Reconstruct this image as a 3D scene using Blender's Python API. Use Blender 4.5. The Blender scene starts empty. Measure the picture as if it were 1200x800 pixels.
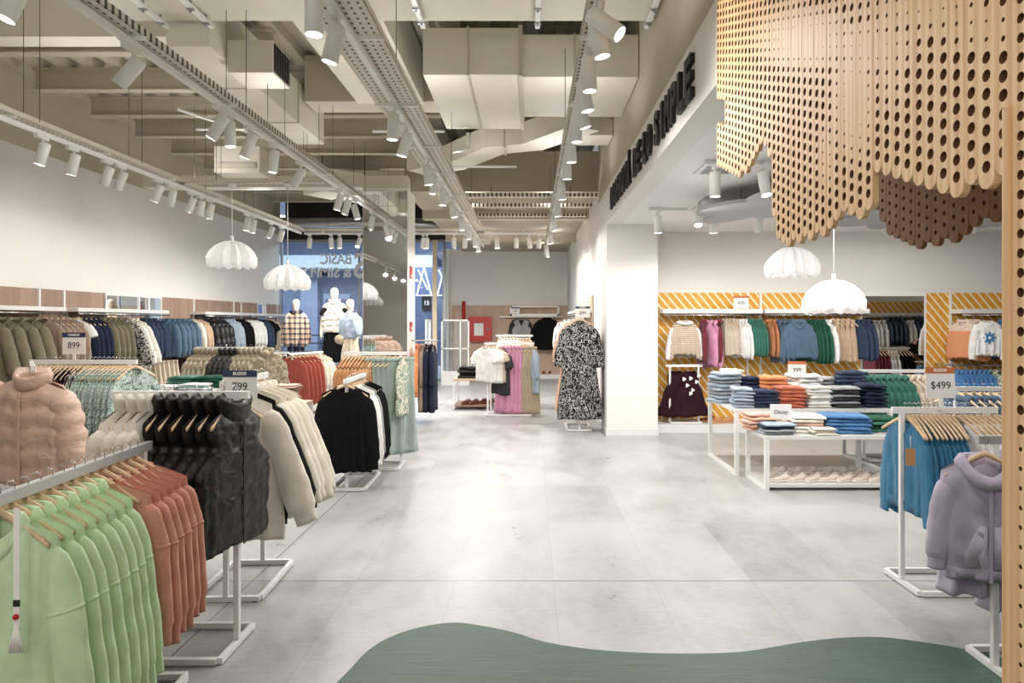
import bpy, bmesh, math, random
from mathutils import Vector, Matrix, noise
PI = math.pi
R = math.radians
scn = bpy.context.scene
C = scn.collection
rnd = random.Random(7)

# ------------------------------------------------------------------ camera, world, exposure
F, PX, PY, EYE = 800.0, 622.0, 377.0, 1.6          # focal length and vanishing point of the photograph (1200 x 800)
cam_d = bpy.data.cameras.new('camera'); cam = bpy.data.objects.new('camera', cam_d); C.objects.link(cam)
cam.location = (0, 0, EYE); cam.rotation_euler = (PI/2, 0, 0)
cam_d.sensor_width = 36; cam_d.lens = 36*F/1200
cam_d.shift_x = -(PX-600)/1200; cam_d.shift_y = -(400-PY)/1200
cam_d.clip_start = .02; cam_d.clip_end = 200
scn.camera = cam
w = bpy.data.worlds.new('world'); scn.world = w; w.use_nodes = True
w.node_tree.nodes['Background'].inputs[0].default_value = (.8, .85, .9, 1)
w.node_tree.nodes['Background'].inputs[1].default_value = .4
scn.view_settings.view_transform = 'Standard'; scn.view_settings.look = 'None'
scn.view_settings.exposure = -0.26; scn.view_settings.gamma = 1
scn.view_settings.use_curve_mapping = False
SPOT_W = 34.0                                      # power of one track spotlight
FILL_W = 20.0                                         # power of one added upward fill spot
WARM = (1.0, .97, .925)

# ------------------------------------------------------------------ helpers
def D(py, z=0.0): return F*(EYE-z)/(py-PY)          # distance of a point of height z seen at picture row py
def X(px, d): return (px-PX)*d/F
def Z(py, d): return EYE+(PY-py)*d/F
ORD = 'first second third fourth fifth sixth seventh eighth ninth tenth eleventh twelfth thirteenth fourteenth fifteenth sixteenth seventeenth eighteenth nineteenth twentieth'.split()
ORD += ['twenty-'+o for o in ORD[:9]]
def lin(c): return c/12.92 if c <= .04045 else ((c+.055)/1.055)**2.4
def rgb(*c): return tuple(lin(v/255) for v in c)+(1,)
def soft(c, k=.14, up=.05):                       # a little greyer and lighter
    m = .3*c[0]+.55*c[1]+.15*c[2]; return tuple(min(.95, v*(1-k)+m*k+up*v*(1-v)*2) for v in c[:3])+(1,)

class G:
    """small node-graph writer"""
    def __init__(s, name):
        s.m = bpy.data.materials.new(name); s.m.use_nodes = True; s.t = s.m.node_tree
        s.b = s.t.nodes['Principled BSDF']; s.out = s.t.nodes['Material Output']
        s.tc = s.t.nodes.new('ShaderNodeTexCoord')
    def n(s, typ, **kw):
        nd = s.t.nodes.new(typ)
        for k, v in kw.items():
            if k.startswith('i_'):
                k = k[2:]; k = int(k) if k.isdigit() else k.replace('_', ' ')
                if isinstance(v, bpy.types.NodeSocket): s.t.links.new(v, nd.inputs[k])
                else: nd.inputs[k].default_value = v
            else: setattr(nd, k, v)
        return nd
    def math(s, op, a, b=0.0): return s.n('ShaderNodeMath', operation=op, i_0=a, i_1=b).outputs[0]
    def mix(s, f, a, b): return s.n('ShaderNodeMix', data_type='RGBA', i_0=f, i_6=a, i_7=b).outputs[2]
    def ramp(s, f, stops, const=False):
        r = s.n('ShaderNodeValToRGB', i_0=f); e = r.color_ramp.elements
        if const: r.color_ramp.interpolation = 'CONSTANT'
        while len(e) < len(stops): e.new(.5)
        for q, (p, c) in zip(e, stops): q.position = p; q.color = c
        return r.outputs[0]
    def vec(s, scale=(1, 1, 1), rot=(0, 0, 0), src='Object'):
        return s.n('ShaderNodeMapping', i_0=s.tc.outputs[src], i_3=scale, i_2=rot).outputs[0]
    def noise(s, sc, v=None, det=3, rough=.5, dist=0.0):
        return s.n('ShaderNodeTexNoise', i_Vector=v or s.tc.outputs['Object'], i_Scale=sc, i_Detail=det, i_Roughness=rough, i_Distortion=dist).outputs[0]
    def col(s, c):
        if isinstance(c, bpy.types.NodeSocket): s.t.links.new(c, s.b.inputs['Base Color'])
        else: s.b.inputs['Base Color'].default_value = c
    def bump(s, h, strength=.3, dist=.01):
        s.t.links.new(s.n('ShaderNodeBump', i_Height=h, i_Strength=strength, i_Distance=dist).outputs[0], s.b.inputs['Normal'])
    def fin(s, rough=.5, metal=0, spec=None):
        if isinstance(rough, bpy.types.NodeSocket): s.t.links.new(rough, s.b.inputs['Roughness'])
        else: s.b.inputs['Roughness'].default_value = rough
        s.b.inputs['Metallic'].default_value = metal
        if spec is not None: s.b.inputs['Specular IOR Level'].default_value = spec
        return s.m
M = {}
def paint(name, c, rough=.6, metal=0, var=.06, sc=6, bump=0):
    g = G(name); n = g.noise(sc)
    a = tuple(max(0, v*(1-var)) for v in c[:3])+(1,); b = tuple(min(1, v*(1+var)) for v in c[:3])+(1,)
    g.col(g.ramp(n, [(.3, a), (.7, b)]))
    if bump: g.bump(g.noise(sc*25), bump, .002)
    M[name] = g.fin(rough, metal); return M[name]
def cloth(name, c, rough=.85, sheen=.2, weave=300, var=.12):
    g = G(name); n = g.noise(9, det=4)
    a = tuple(v*(1-var) for v in c[:3])+(1,); b = tuple(min(1, v*(1+var)) for v in c[:3])+(1,)
    g.col(g.ramp(n, [(.3, a), (.7, b)]))
    cr = g.noise(7, g.vec((1.6, 1.6, .45)), det=4, rough=.55, dist=.8)
    g.bump(g.math('ADD', g.math('MULTIPLY', g.noise(weave, det=1), .10), g.math('MULTIPLY', cr, 1.0)), .4, .028)
    g.b.inputs['Sheen Weight'].default_value = sheen if max(c[:3]) > .12 else .03
    M[name] = g.fin(rough, spec=.2 if max(c[:3]) > .12 else .1); return M[name]
def emis(name, c, s):
    g = G(name); g.col((0, 0, 0, 1)); g.b.inputs['Emission Color'].default_value = c; g.b.inputs['Emission Strength'].default_value = s
    M[name] = g.fin(.5); return M[name]

CH = {}
def link(o, parent=None):
    C.objects.link(o)
    if parent is not None: o.parent = parent; CH.setdefault(parent.as_pointer(), []).append(o)
    return o
def kids(o): return CH.get(o.as_pointer(), [])
def obj(name, bm, mat, parent=None, smooth=True, loc=None):
    me = bpy.data.meshes.new(name); bm.normal_update(); bm.to_mesh(me); bm.free()
    if smooth: me.polygons.foreach_set('use_smooth', [True]*len(me.polygons))
    for m in (mat if isinstance(mat, (list, tuple)) else [mat]): me.materials.append(M[m] if isinstance(m, str) else m)
    o = bpy.data.objects.new(name, me); link(o, parent)
    if loc is not None: o.location = loc
    return o
def tag(o, label, cat, group=None, kind=None):
    if label: o['label'] = label
    if cat: o['category'] = cat
    if group: o['group'] = group
    if kind: o['kind'] = kind
    return o
def struct(o): o['kind'] = 'structure'; return o
def empty(name, loc=(0, 0, 0), rz=0.0):
    o = bpy.data.objects.new(name, None); o.location = loc; o.rotation_euler = (0, 0, rz); o.empty_display_size = .1; return link(o)
def dup(root, mats=None):
    """copy a thing with its parts and their sub-parts; mats: new material per part stem"""
    def cp(o, parent):
        c = o.copy(); link(c, parent)
        if mats and o.type == 'MESH':
            k = mats.get(o.name.split('.')[0], mats.get('*'))
            if k and not o.get('keep'):
                c.material_slots[0].link = 'OBJECT'; c.material_slots[0].material = M[k]
        for ch in list(kids(o)): cp(ch, c)
        return c
    return cp(root, None)

def add_box(bm, x0, x1, y0, y1, z0, z1, bev=0.0):
    v = [bm.verts.new((x, y, z)) for z in (z0, z1) for y in (y0, y1) for x in (x0, x1)]
    fs = [bm.faces.new([v[i] for i in f]) for f in ((0, 2, 3, 1), (4, 5, 7, 6), (0, 1, 5, 4), (2, 6, 7, 3), (0, 4, 6, 2), (1, 3, 7, 5))]
    if bev:
        es = list({e for f in fs for e in f.edges})
        bmesh.ops.bevel(bm, geom=es, offset=bev, segments=2, affect='EDGES', profile=.7)
    return bm
def box(name, mat, x0, x1, y0, y1, z0, z1, parent=None, bev=0.0):
    return obj(name, add_box(bmesh.new(), min(x0, x1), max(x0, x1), min(y0, y1), max(y0, y1), z0, z1, bev), mat, parent, smooth=False)
def ring_frame(t, up=Vector((0, 0, 1))):
    t = t.normalized()
    if abs(t.dot(up)) > .95: up = Vector((0, 1, 0))
    a = t.cross(up).normalized(); return a, a.cross(t).normalized()
def add_tube(bm, pts, r, n=8, square=False, caps=True):
    pts = [Vector(p) for p in pts]; rings = []
    m = 4 if square else n
    for i, p in enumerate(pts):
        t = (pts[min(i+1, len(pts)-1)]-pts[max(i-1, 0)])
        a, b = ring_frame(t); rr = r[i] if isinstance(r, (list, tuple)) else r
        k = rr*(math.sqrt(2) if square else 1); o = PI/4 if square else 0
        rings.append([bm.verts.new(p+a*k*math.cos(o+2*PI*j/m)+b*k*math.sin(o+2*PI*j/m)) for j in range(m)])
    for q, s in zip(rings, rings[1:]):
        for j in range(m): bm.faces.new((q[j], q[(j+1) % m], s[(j+1) % m], s[j]))
    if caps: bm.faces.new(rings[0][::-1]); bm.faces.new(rings[-1])
    return bm
def loft(bm, rings, cap0=False, cap1=False):
    vs = [[bm.verts.new(p) for p in r] for r in rings]; m = len(vs[0])
    for q, s in zip(vs, vs[1:]):
        for j in range(m): bm.faces.new((q[j], q[(j+1) % m], s[(j+1) % m], s[j]))
    if cap0: bm.faces.new(vs[0][::-1])
    if cap1: bm.faces.new(vs[-1])
    return vs
def add_prism(bm, pts, axis, a0, a1):
    """outline pts (2D) swept along an axis: 'z' -> (x,y), 'y' -> (x,z), 'x' -> (y,z)"""
    f = {'z': lambda p, a: (p[0], p[1], a), 'y': lambda p, a: (p[0], a, p[1]), 'x': lambda p, a: (a, p[0], p[1])}[axis]
    loft(bm, [[f(p, a0) for p in pts], [f(p, a1) for p in pts]], True, True)
    bmesh.ops.recalc_face_normals(bm, faces=bm.faces[:]); return bm
def text_bm(txt, size, ext=.004, off=0.0, sx=1.0, align='CENTER', shear=0.0):
    cu = bpy.data.curves.new('t', 'FONT'); cu.body = txt; cu.size = size; cu.extrude = ext; cu.offset = off
    cu.align_x = align; cu.align_y = 'CENTER'; cu.shear = shear; cu.resolution_u = 3
    o = bpy.data.objects.new('t', cu); C.objects.link(o); bpy.context.view_layer.update()
    me = bpy.data.meshes.new_from_object(o.evaluated_get(bpy.context.evaluated_depsgraph_get()))
    bm = bmesh.new(); bm.from_mesh(me); bpy.data.objects.remove(o); bpy.data.meshes.remove(me)
    bmesh.ops.scale(bm, vec=(sx, 1, 1), verts=bm.verts[:]); return bm
def nz(x, y=0., z=0.): return noise.noise(Vector((x, y, z)))
def key(t, ks):
    for (a, va), (b, vb) in zip(ks, ks[1:]):
        if t <= b:
            u = (t-a)/(b-a) if b > a else 0; u = u*u*(3-2*u); return va+(vb-va)*u
    return ks[-1][1]
def skin_mesh(name, verts, edges, radii, mat, parent=None, sub=2, loc=None):
    me = bpy.data.meshes.new(name); me.from_pydata(verts, edges, [])
    o = bpy.data.objects.new(name, me); C.objects.link(o)
    o.modifiers.new('s', 'SKIN').use_smooth_shade = True
    for i, r in enumerate(radii): me.skin_vertices[0].data[i].radius = (r, r) if not isinstance(r, tuple) else r
    me.skin_vertices[0].data[0].use_root = True
    m = o.modifiers.new('u', 'SUBSURF'); m.levels = sub
    bpy.context.view_layer.update()
    nm = bpy.data.meshes.new_from_object(o.evaluated_get(bpy.context.evaluated_depsgraph_get()))
    bpy.data.objects.remove(o); bpy.data.meshes.remove(me)
    nm.polygons.foreach_set('use_smooth', [True]*len(nm.polygons)); nm.materials.clear(); nm.materials.append(M[mat])
    q = bpy.data.objects.new(name, nm); nm.name = name; link(q, parent)
    if loc: q.location = loc
    return q

# ------------------------------------------------------------------ materials
paint('white_wall', rgb(232, 230, 226), .7, var=.015, sc=1.2)
paint('white_ceiling', rgb(238, 238, 237), .75, var=.01, sc=1)
paint('taupe', rgb(186, 178, 162), .8, var=.04, sc=1.5)
paint('taupe_dark', rgb(170, 161, 145), .8, var=.05, sc=1.5)
paint('cream_duct', rgb(212, 207, 195), .6, var=.035, sc=2)
paint('white_metal', rgb(236, 236, 234), .35, var=.02)
paint('white_lamp', rgb(226, 226, 222), .4, var=.01)
paint('chrome', rgb(205, 206, 208), .22, 1, var=.03)
paint('steel', rgb(170, 172, 175), .35, 1, var=.05)
paint('satin', rgb(190, 191, 192), .32, .35, var=.03)
paint('ply_edge', rgb(104, 66, 38), .8)
paint('black_metal', rgb(28, 28, 29), .45, var=.1)
paint('wire', rgb(70, 66, 60), .5)
paint('white_gloss', rgb(226, 226, 224), .25, var=.015)
paint('cloud_grey', rgb(176, 179, 182), .9, var=.03, bump=.1)
paint('red_paint', rgb(190, 38, 30), .35, var=.05)
paint('paper', rgb(236, 234, 230), .7, var=.02)
paint('navy_card', rgb(40, 52, 84), .6); paint('orange_card', rgb(196, 112, 66), .6); paint('kraft', rgb(186, 140, 92), .8)
paint('letter_black', rgb(24, 24, 26), .55, var=.1); paint('letter_white', rgb(225, 228, 232), .5)
paint('mannequin', rgb(226, 214, 194), .5, var=.02); paint('skin', rgb(205, 150, 122), .6)
paint('beige_metal', rgb(206, 192, 166), .5); paint('hair_black', rgb(20, 17, 16), .6)
paint('shoe_white', rgb(226, 220, 214), .6, var=.08, sc=30); paint('shoe_pink', rgb(214, 186, 172), .6, var=.2, sc=30); paint('shoe_brown', rgb(120, 66, 42), .5, var=.15); paint('shoe_tan', rgb(196, 138, 96), .6)
paint('rubber', rgb(220, 212, 204), .7)
paint('gate_plastic', rgb(225, 225, 222), .4)
emis('lens', (1, .93, .82, 1), 14.0); emis('led', (1, .97, .92, 1), 2.2); emis('neon', (.75, .85, 1, 1), 5.0); emis('shop_light', (.8, .9, 1, 1), 3.0)

def mk_floor():
    g = G('concrete_floor'); P = g.tc.outputs['Object']
    sx = g.n('ShaderNodeSeparateXYZ', i_0=P)
    n1 = g.noise(.55, det=5, rough=.6); n2 = g.noise(3.0, g.vec((1, .55, 1)), det=7, rough=.68, dist=.15); n3 = g.noise(40, g.vec((.35, 1, 1)), det=3)
    tx = g.math('FLOOR', g.math('DIVIDE', g.math('SUBTRACT', sx.outputs[0], .141), .612)); ty = g.math('FLOOR', g.math('DIVIDE', g.math('SUBTRACT', sx.outputs[1], 4.22), 1.224))
    wn = g.n('ShaderNodeTexWhiteNoise', noise_dimensions='2D', i_Vector=g.n('ShaderNodeCombineXYZ', i_0=tx, i_1=ty).outputs[0]).outputs[0]
    v = g.math('ADD', g.math('ADD', g.math('MULTIPLY', n1, .45), g.math('MULTIPLY', n2, .5)), g.math('ADD', g.math('MULTIPLY', n3, .16), g.math('MULTIPLY', wn, .10)))
    c = g.ramp(v, [(.46, rgb(150, 150, 148)), (.57, rgb(167, 167, 166)), (.68, rgb(181, 181, 180))])
    def line(coord, o, per, wd):
        f = g.math('ABSOLUTE', g.math('SUBTRACT', g.math('FRACT', g.math('ADD', g.math('DIVIDE', g.math('SUBTRACT', coord, o), per), .5)), .5))
        return g.math('LESS_THAN', f, wd/per)
    l = g.math('MAXIMUM', line(sx.outputs[0], .141, .612, .0018), line(sx.outputs[1], 4.22, 1.224, .0015))
    c = g.mix(g.math('MULTIPLY', l, .35), c, rgb(120, 118, 113))
    e = g.math('MAXIMUM', g.math('LESS_THAN', g.math('ABSOLUTE', g.math('SUBTRACT', sx.outputs[1], 4.22)), .0055), g.math('LESS_THAN', g.math('ABSOLUTE', g.math('ADD', sx.outputs[0], 1.72)), .005))
    c = g.mix(g.math('MULTIPLY', e, .85), c, rgb(84, 80, 74))
    g.col(c); g.bump(n2, .04, .01)
    M['floor'] = g.fin(g.ramp(n2, [(.3, (.26, .26, .26, 1)), (.7, (.46, .46, .46, 1))]), spec=.3)
mk_floor()
def mk_wood(name, c1, c2, sc=(14, 14, .8), rough=.55, plank=0.0, groove=None):
    g = G(name); v = g.vec(sc); n = g.noise(1.0, v, det=4, dist=1.2); f = g.noise(7, v, det=2)
    c = g.ramp(g.math('ADD', g.math('MULTIPLY', n, .8), g.math('MULTIPLY', f, .2)), [(.3, c1), (.5, tuple((a+b)/2 for a, b in zip(c1, c2))), (.7, c2)])
    g.col(c); g.bump(f, .12, .003); M[name] = g.fin(rough, spec=.3)
mk_wood('wall_wood', rgb(146, 118, 102), rgb(172, 146, 128), (5, 5, .5))
mk_wood('pale_wood', rgb(188, 158, 138), rgb(208, 182, 162), (5, 5, .5))
mk_wood('hanger_wood', rgb(212, 180, 142), rgb(230, 204, 170), (30, 8, 30), .4)
mk_wood('table_wood', rgb(190, 165, 138), rgb(214, 192, 166), (1, 9, 9))
def mk_ply():
    g = G('plywood'); v = g.vec((26, 26, .7)); n = g.noise(1.0, v, det=3, dist=1.4)
    w_ = g.n('ShaderNodeTexWave', wave_type='BANDS', bands_direction='Y', i_Vector=g.vec((1, 1, .05)), i_Scale=9.0, i_Distortion=7.0, i_Detail=2.0, i_Detail_Scale=.7).outputs[1]
    f = g.math('ADD', g.math('MULTIPLY', n, .6), g.math('MULTIPLY', w_, .35))
    g.col(g.ramp(f, [(.2, rgb(212, 166, 118)), (.45, rgb(230, 190, 144)), (.8, rgb(241, 211, 170))])); g.bump(n, .08, .003)
    M['plywood'] = g.fin(.5, spec=.3)
mk_ply()
mk_wood('shaded_ply', rgb(136, 88, 50), rgb(160, 110, 66), (26, 26, .7))  # shade on the rear canopy face, painted in as darker wood
def mk_stripe():
    g = G('orange_stripes'); s = g.n('ShaderNodeSeparateXYZ', i_0=g.tc.outputs['Object'])
    u = g.math('FRACT', g.math('DIVIDE', g.math('ADD', s.outputs[0], g.math('MULTIPLY', s.outputs[2], .83)), .125))
    k = g.math('GREATER_THAN', u, .74); n = g.noise(30, g.vec((1, 1, .2)))
    o = g.ramp(n, [(.3, rgb(214, 148, 44)), (.7, rgb(232, 172, 66))])
    g.col(g.mix(k, o, rgb(240, 226, 196))); M['stripes'] = g.fin(.6)
mk_stripe()
def mk_inlay():
    g = G('green_vinyl'); n = g.noise(3, g.vec((1, 26, 1)), det=4, rough=.7)
    g.col(g.ramp(n, [(.25, rgb(58, 79, 68)), (.55, rgb(73, 95, 83)), (.8, rgb(90, 112, 99))])); g.bump(n, .05, .003)
    M['green_vinyl'] = g.fin(.5, spec=.3)
mk_inlay()
def mk_perf(name, base, hole, px, py, rad):
    g = G(name); s = g.n('ShaderNodeSeparateXYZ', i_0=g.tc.outputs['Object'])
    fx = g.math('SUBTRACT', g.math('FRACT', g.math('DIVIDE', s.outputs[0], px)), .5); fy = g.math('SUBTRACT', g.math('FRACT', g.math('DIVIDE', s.outputs[1], py)), .5)
    a = g.math('LESS_THAN', g.math('ABSOLUTE', fx), rad/px); b = g.math('LESS_THAN', g.math('ABSOLUTE', fy), rad*1.8/py)
    g.col(g.mix(g.math('MULTIPLY', a, b), base, hole)); M[name] = g.fin(.45)
mk_perf('perf_tray', rgb(214, 208, 196), rgb(62, 56, 48), .05, .065, .0075)
def mk_glass():
    g = G('shop_glass'); t = g.n('ShaderNodeBsdfTransparent', i_0=(.9, .95, .98, 1)); gl = g.n('ShaderNodeBsdfGlossy', i_0=(1, 1, 1, 1), i_1=.02)
    mx = g.n('ShaderNodeMixShader', i_0=.06, i_1=t.outputs[0], i_2=gl.outputs[0]); g.t.links.new(mx.outputs[0], g.out.inputs[0]); M['glass'] = g.m
    g = G('mirror_glass'); n = g.noise(2); g.col(g.ramp(n, [(0, (.86, .87, .87, 1)), (1, (.88, .89, .89, 1))])); M['mirror'] = g.fin(.015, 1)
mk_glass()
def mk_lamp_shade():
    g = G('lamp_paper'); g.col(g.ramp(g.noise(8), [(.3, rgb(240, 240, 240)), (.7, rgb(250, 250, 250))]))
    tr = g.n('ShaderNodeBsdfTranslucent', i_0=(.95, .95, .94, 1)); mx = g.n('ShaderNodeMixShader', i_0=.35, i_1=g.b.outputs[0], i_2=tr.outputs[0])
    g.t.links.new(mx.outputs[0], g.out.inputs[0]); M['lamp_paper'] = g.fin(.7)
mk_lamp_shade()
# cloths
for nm, c in dict(green=(190, 221, 170), terracotta=(202, 134, 112), cream=(222, 214, 200), fleece=(228, 220, 202), mocha=(150, 128, 110), rust=(156, 64, 46), black=(18, 18, 20), navy=(36, 42, 62),
                  charcoal=(58, 58, 62), sage=(150, 168, 158), olive=(110, 104, 78), tan=(190, 158, 128), beige=(206, 190, 166), white=(232, 231, 228), grey=(150, 152, 155), denim=(74, 98, 122), denim_dark=(48, 62, 84),
                  denim_light=(150, 168, 186), teal=(36, 112, 152), lilac=(180, 170, 192), orange=(222, 128, 62), peach=(232, 176, 142), pink=(206, 134, 170), burgundy=(110, 32, 46), forest=(32, 84, 62),
                  emerald=(46, 110, 94), plum=(48, 24, 34), blue=(60, 118, 176), khaki=(172, 156, 128), brick=(190, 92, 58), rose=(226, 172, 158), mint=(150, 190, 186), cream2=(238, 230, 214), ochre=(180, 112, 60), sand=(196, 180, 158), red=(176, 40, 52)).items():
    cloth(nm, soft(rgb(*c)))
def puffy(name, c, rough=.42):
    g = G(name); n = g.noise(30, det=4); a = tuple(v*.88 for v in c[:3])+(1,)
    n2 = g.noise(7, g.vec((1, 1, 2.0)), det=2, rough=.5, dist=.4)
    g.col(g.ramp(g.noise(8), [(.3, a), (.7, c)])); g.bump(g.math('ADD', g.math('MULTIPLY', n, .25), n2), .6, .03); M[name] = g.fin(rough, spec=.45)
puffy('puff_black', rgb(15, 15, 18), .42); puffy('puff_pink', rgb(204, 172, 154), .38); puffy('puff_cream', rgb(224, 218, 208), .6); puffy('puff_navy', rgb(46, 62, 86), .5)
def printed(name, cols, sc, mode='noise', stretch=(1, 1, 1), rough=.85):
    g = G(name); v = g.vec(stretch)
    if mode == 'noise': f = g.noise(sc, v, det=2, dist=1.5)
    else: f = g.n('ShaderNodeTexVoronoi', i_Vector=v, i_Scale=sc).outputs[0]
    k = len(cols); lo, hi = (.38, .62) if mode == 'noise' else (.15, .6)
    g.col(g.ramp(f, [(lo+(hi-lo)*i/max(1, k-1) if i else 0, rgb(*c)) for i, c in enumerate(cols)], True)); g.bump(g.noise(200), .2, .003); M[name] = g.fin(rough, spec=.2)
printed('print_bw', [(28, 28, 32), (28, 28, 32), (210, 208, 204), (34, 34, 38)], 30)
printed('print_floral', [(92, 116, 108), (190, 204, 198), (128, 150, 140), (206, 214, 208)], 22)
printed('print_dark', [(40, 40, 42), (200, 192, 186), (60, 56, 56)], 20)
printed('print_camo', [(120, 112, 92), (158, 148, 128), (172, 164, 146)], 9)
printed('print_graphic', [(226, 222, 214), (226, 222, 214), (30, 30, 32)], 7)
printed('print_rust', [(172, 112, 72), (204, 168, 128), (132, 82, 54)], 18)
printed('print_leaf', [(222, 216, 200), (120, 150, 134), (222, 216, 200)], 14)
printed('shoe_mix', [(214, 200, 190), (236, 230, 224), (190, 150, 140)], 26)
printed('print_dots', [(224, 216, 210), (48, 24, 34)], 30, 'voronoi')
def mk_lines(name, c1, c2, per, axis=2, frac=.5):
    g = G(name); s = g.n('ShaderNodeSeparateXYZ', i_0=g.tc.outputs['Object'])
    g.col(g.mix(g.math('GREATER_THAN', g.math('FRACT', g.math('DIVIDE', s.outputs[axis], per)), frac), rgb(*c1), rgb(*c2))); g.bump(g.noise(200), .2, .003); M[name] = g.fin(.85, spec=.2)
mk_lines('stripe_knit', (214, 202, 184), (170, 146, 122), .022); mk_lines('stripe_pink', (214, 190, 174), (120, 72, 62), .018)
def mk_plaid():
    g = G('plaid'); s = g.n('ShaderNodeSeparateXYZ', i_0=g.tc.outputs['Object'])
    def st(ax, per, fr): return g.math('LESS_THAN', g.math('FRACT', g.math('DIVIDE', s.outputs[ax], per)), fr)
    a = g.math('ADD', st(0, .11, .5), st(2, .11, .5)); c = g.ramp(g.math('DIVIDE', a, 2.0), [(0, rgb(206, 176, 148)), (.4, rgb(136, 112, 100)), (.9, rgb(52, 50, 64))], True)
    l = g.math('MAXIMUM', st(0, .055, .08), st(2, .055, .08)); g.col(g.mix(g.math('MULTIPLY', l, .6), c, rgb(236, 226, 214))); M['plaid'] = g.fin(.9, spec=.15)
mk_plaid()
def mk_two():
    g = G('peach_yoke'); s = g.n('ShaderNodeSeparateXYZ', i_0=g.tc.outputs['Object'])
    g.col(g.mix(g.math('GREATER_THAN', s.outputs[2], -.20), rgb(224, 156, 116), rgb(226, 206, 190))); g.bump(g.noise(200), .2, .003); M['peach_yoke'] = g.fin(.85, spec=.2)
mk_two()

# ------------------------------------------------------------------ setting: floor, walls, ceilings
XW, XL, YF, YB = 1.07, -6.7, 20.0, -5.0            # corridor partition, long wall, far wall, wall behind the camera
struct(box('floor', 'floor', XL-.3, 10.7, YB-.2, YF+.2, -.2, 0))
pts = [(395, 800), (410, 785), (430, 764), (455, 748), (490, 736), (530, 730), (560, 733), (600, 741), (640, 753), (700, 762), (770, 766), (835, 766), (880, 763), (940, 753), (985, 748), (1030, 747), (1075, 752), (1130, 761), (1190, 776)]
out = [(X(a, D(b)), D(b)) for a, b in pts]
sm = []
for i in range(len(out)-1):
    p0, p1, p2, p3 = [Vector(out[max(0, min(len(out)-1, i+k))]) for k in (-1, 0, 1, 2)]
    for s in range(6):
        t = s/6; sm.append(tuple(.5*((2*p1)+(p2-p0)*t+(2*p0-5*p1+4*p2-p3)*t*t+(3*p1-p0-3*p2+p3)*t**3)))
sm += [out[-1], (3.2, 2.6), (3.6, 1.9), (3.2, 1.0), (1.6, .5), (0, .55), (-.8, 1.1), (-1.0, 2.1)]
struct(obj('floor_inlay', add_prism(bmesh.new(), sm, 'z', .0005, .004), 'green_vinyl', smooth=False))
# long wall opposite the kids area: white below, taupe above
struct(box('wall_left', 'white_wall', XL-.2, XL, YB, 18.2, 0, 3.9))
struct(box('wall_upper', 'taupe', XL-.2, XL+.02, YB, 18.2, 3.9, 5.1))
struct(box('wall_back', 'white_wall', XL, 10.6, YB-.2, YB, 0, 5.1))
struct(box('wall_far', 'white_wall', -2.55, XW, YF, YF+.2, 0, 3.72))
o = box('wall_corridor', 'white_wall', XW, XW+.2, 10.6, YF, 0, 3.74); struct(o)
struct(box('pillar', 'white_wall', XW, 1.79, 9.62, 10.6, 0, 2.97))
struct(box('wall_bulkhead', 'white_wall', XW, XW+.2, YB, 10.6, 2.97, 3.465))
struct(box('wall_bulkhead_upper', 'taupe', XW-.003, XW+.2, YB, 10.8, 3.465, 5.1))
struct(box('wall_kids', 'white_wall', 1.79, 10.6, 10.4, 10.6, 0, 3.0))
struct(box('wall_right', 'white_wall', 10.5, 10.7, YB, 10.6, 0, 3.0))
struct(box('ceiling_kids', 'white_ceiling', XW+.2, 10.6, YB, 10.6, 2.97, 3.1))
struct(box('ceiling', 'taupe_dark', XL-.2, XW+.2, YB, YF+.2, 5.1, 5.25))
struct(box('baseboard_pillar', 'white_gloss', XW-.012, 1.80, 9.605, 9.62, 0, .09))
struct(box('baseboard_corridor', 'white_gloss', XW-.012, XW, 9.62, YF, 0, .09))
# rear soffit and its front face
struct(box('ceiling_soffit', 'taupe_dark', -2.0, XW, 10.8, YF, 3.66, 4.3))
struct(box('ceiling_soffit_lip', 'cream_duct', -6.0, -1.9, 10.55, 10.8, 3.68, 3.86))
bm = bmesh.new()
for i in range(2): add_box(bm, -2.0, XW, 12.6+i*3.4, 12.85+i*3.4, 3.5, 3.66)
struct(obj('ceiling_beam', bm, 'taupe', smooth=False))
# steel deck: corrugated sheets on joists
bm = bmesh.new(); prof = []; x = -6.68; k = 0
while x < 1.0:
    prof += [(x, 4.84), (x+.13, 4.84), (x+.17, 4.93), (x+.30, 4.93)]; x += .34
loft_r = [[(p[0], y, p[1]) for p in prof] for y in (5.0, 19.8)]
va = [[bm.verts.new(p) for p in r] for r in loft_r]
for j in range(len(prof)-1): bm.faces.new((va[0][j], va[0][j+1], va[1][j+1], va[1][j]))
struct(obj('ceiling_deck', bm, 'taupe', smooth=False))
for yy in (7.5, 8.7, 9.8, 10.9, 12.0, 13.2, 14.4, 15.6, 16.8):
    b = bmesh.new(); add_box(b, -6.35, -2.85 if yy < 9.3 else (-.9 if yy < 10.6 else -1.95), yy, yy+.13, 4.56, 4.58); add_box(b, -6.35, -2.85 if yy < 9.3 else (-.9 if yy < 10.6 else -1.95), yy+.05, yy+.08, 4.58, 4.82)
    add_box(b, -6.35, -2.85 if yy < 9.3 else (-.9 if yy < 10.6 else -1.95), yy, yy+.13, 4.81, 4.84)
    struct(obj('ceiling_joist', b, 'taupe', smooth=False))
struct(box('ceiling_beam_cross', 'cream_duct', -3.55, XW-.01, 4.4, 5.9, 4.2, 4.75))
struct(box('ceiling_beam_side', 'cream_duct', -6.68, -3.2, 6.75, 7.0, 4.42, 4.8))
struct(box('ceiling_beam_long', 'cream_duct', -2.1, -1.3, 5.9, 8.3, 4.25, 4.85))
struct(box('ceiling_beam_rear', 'taupe', -2.75, XW-.01, 8.3, 8.75, 4.28, 4.84))

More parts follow.
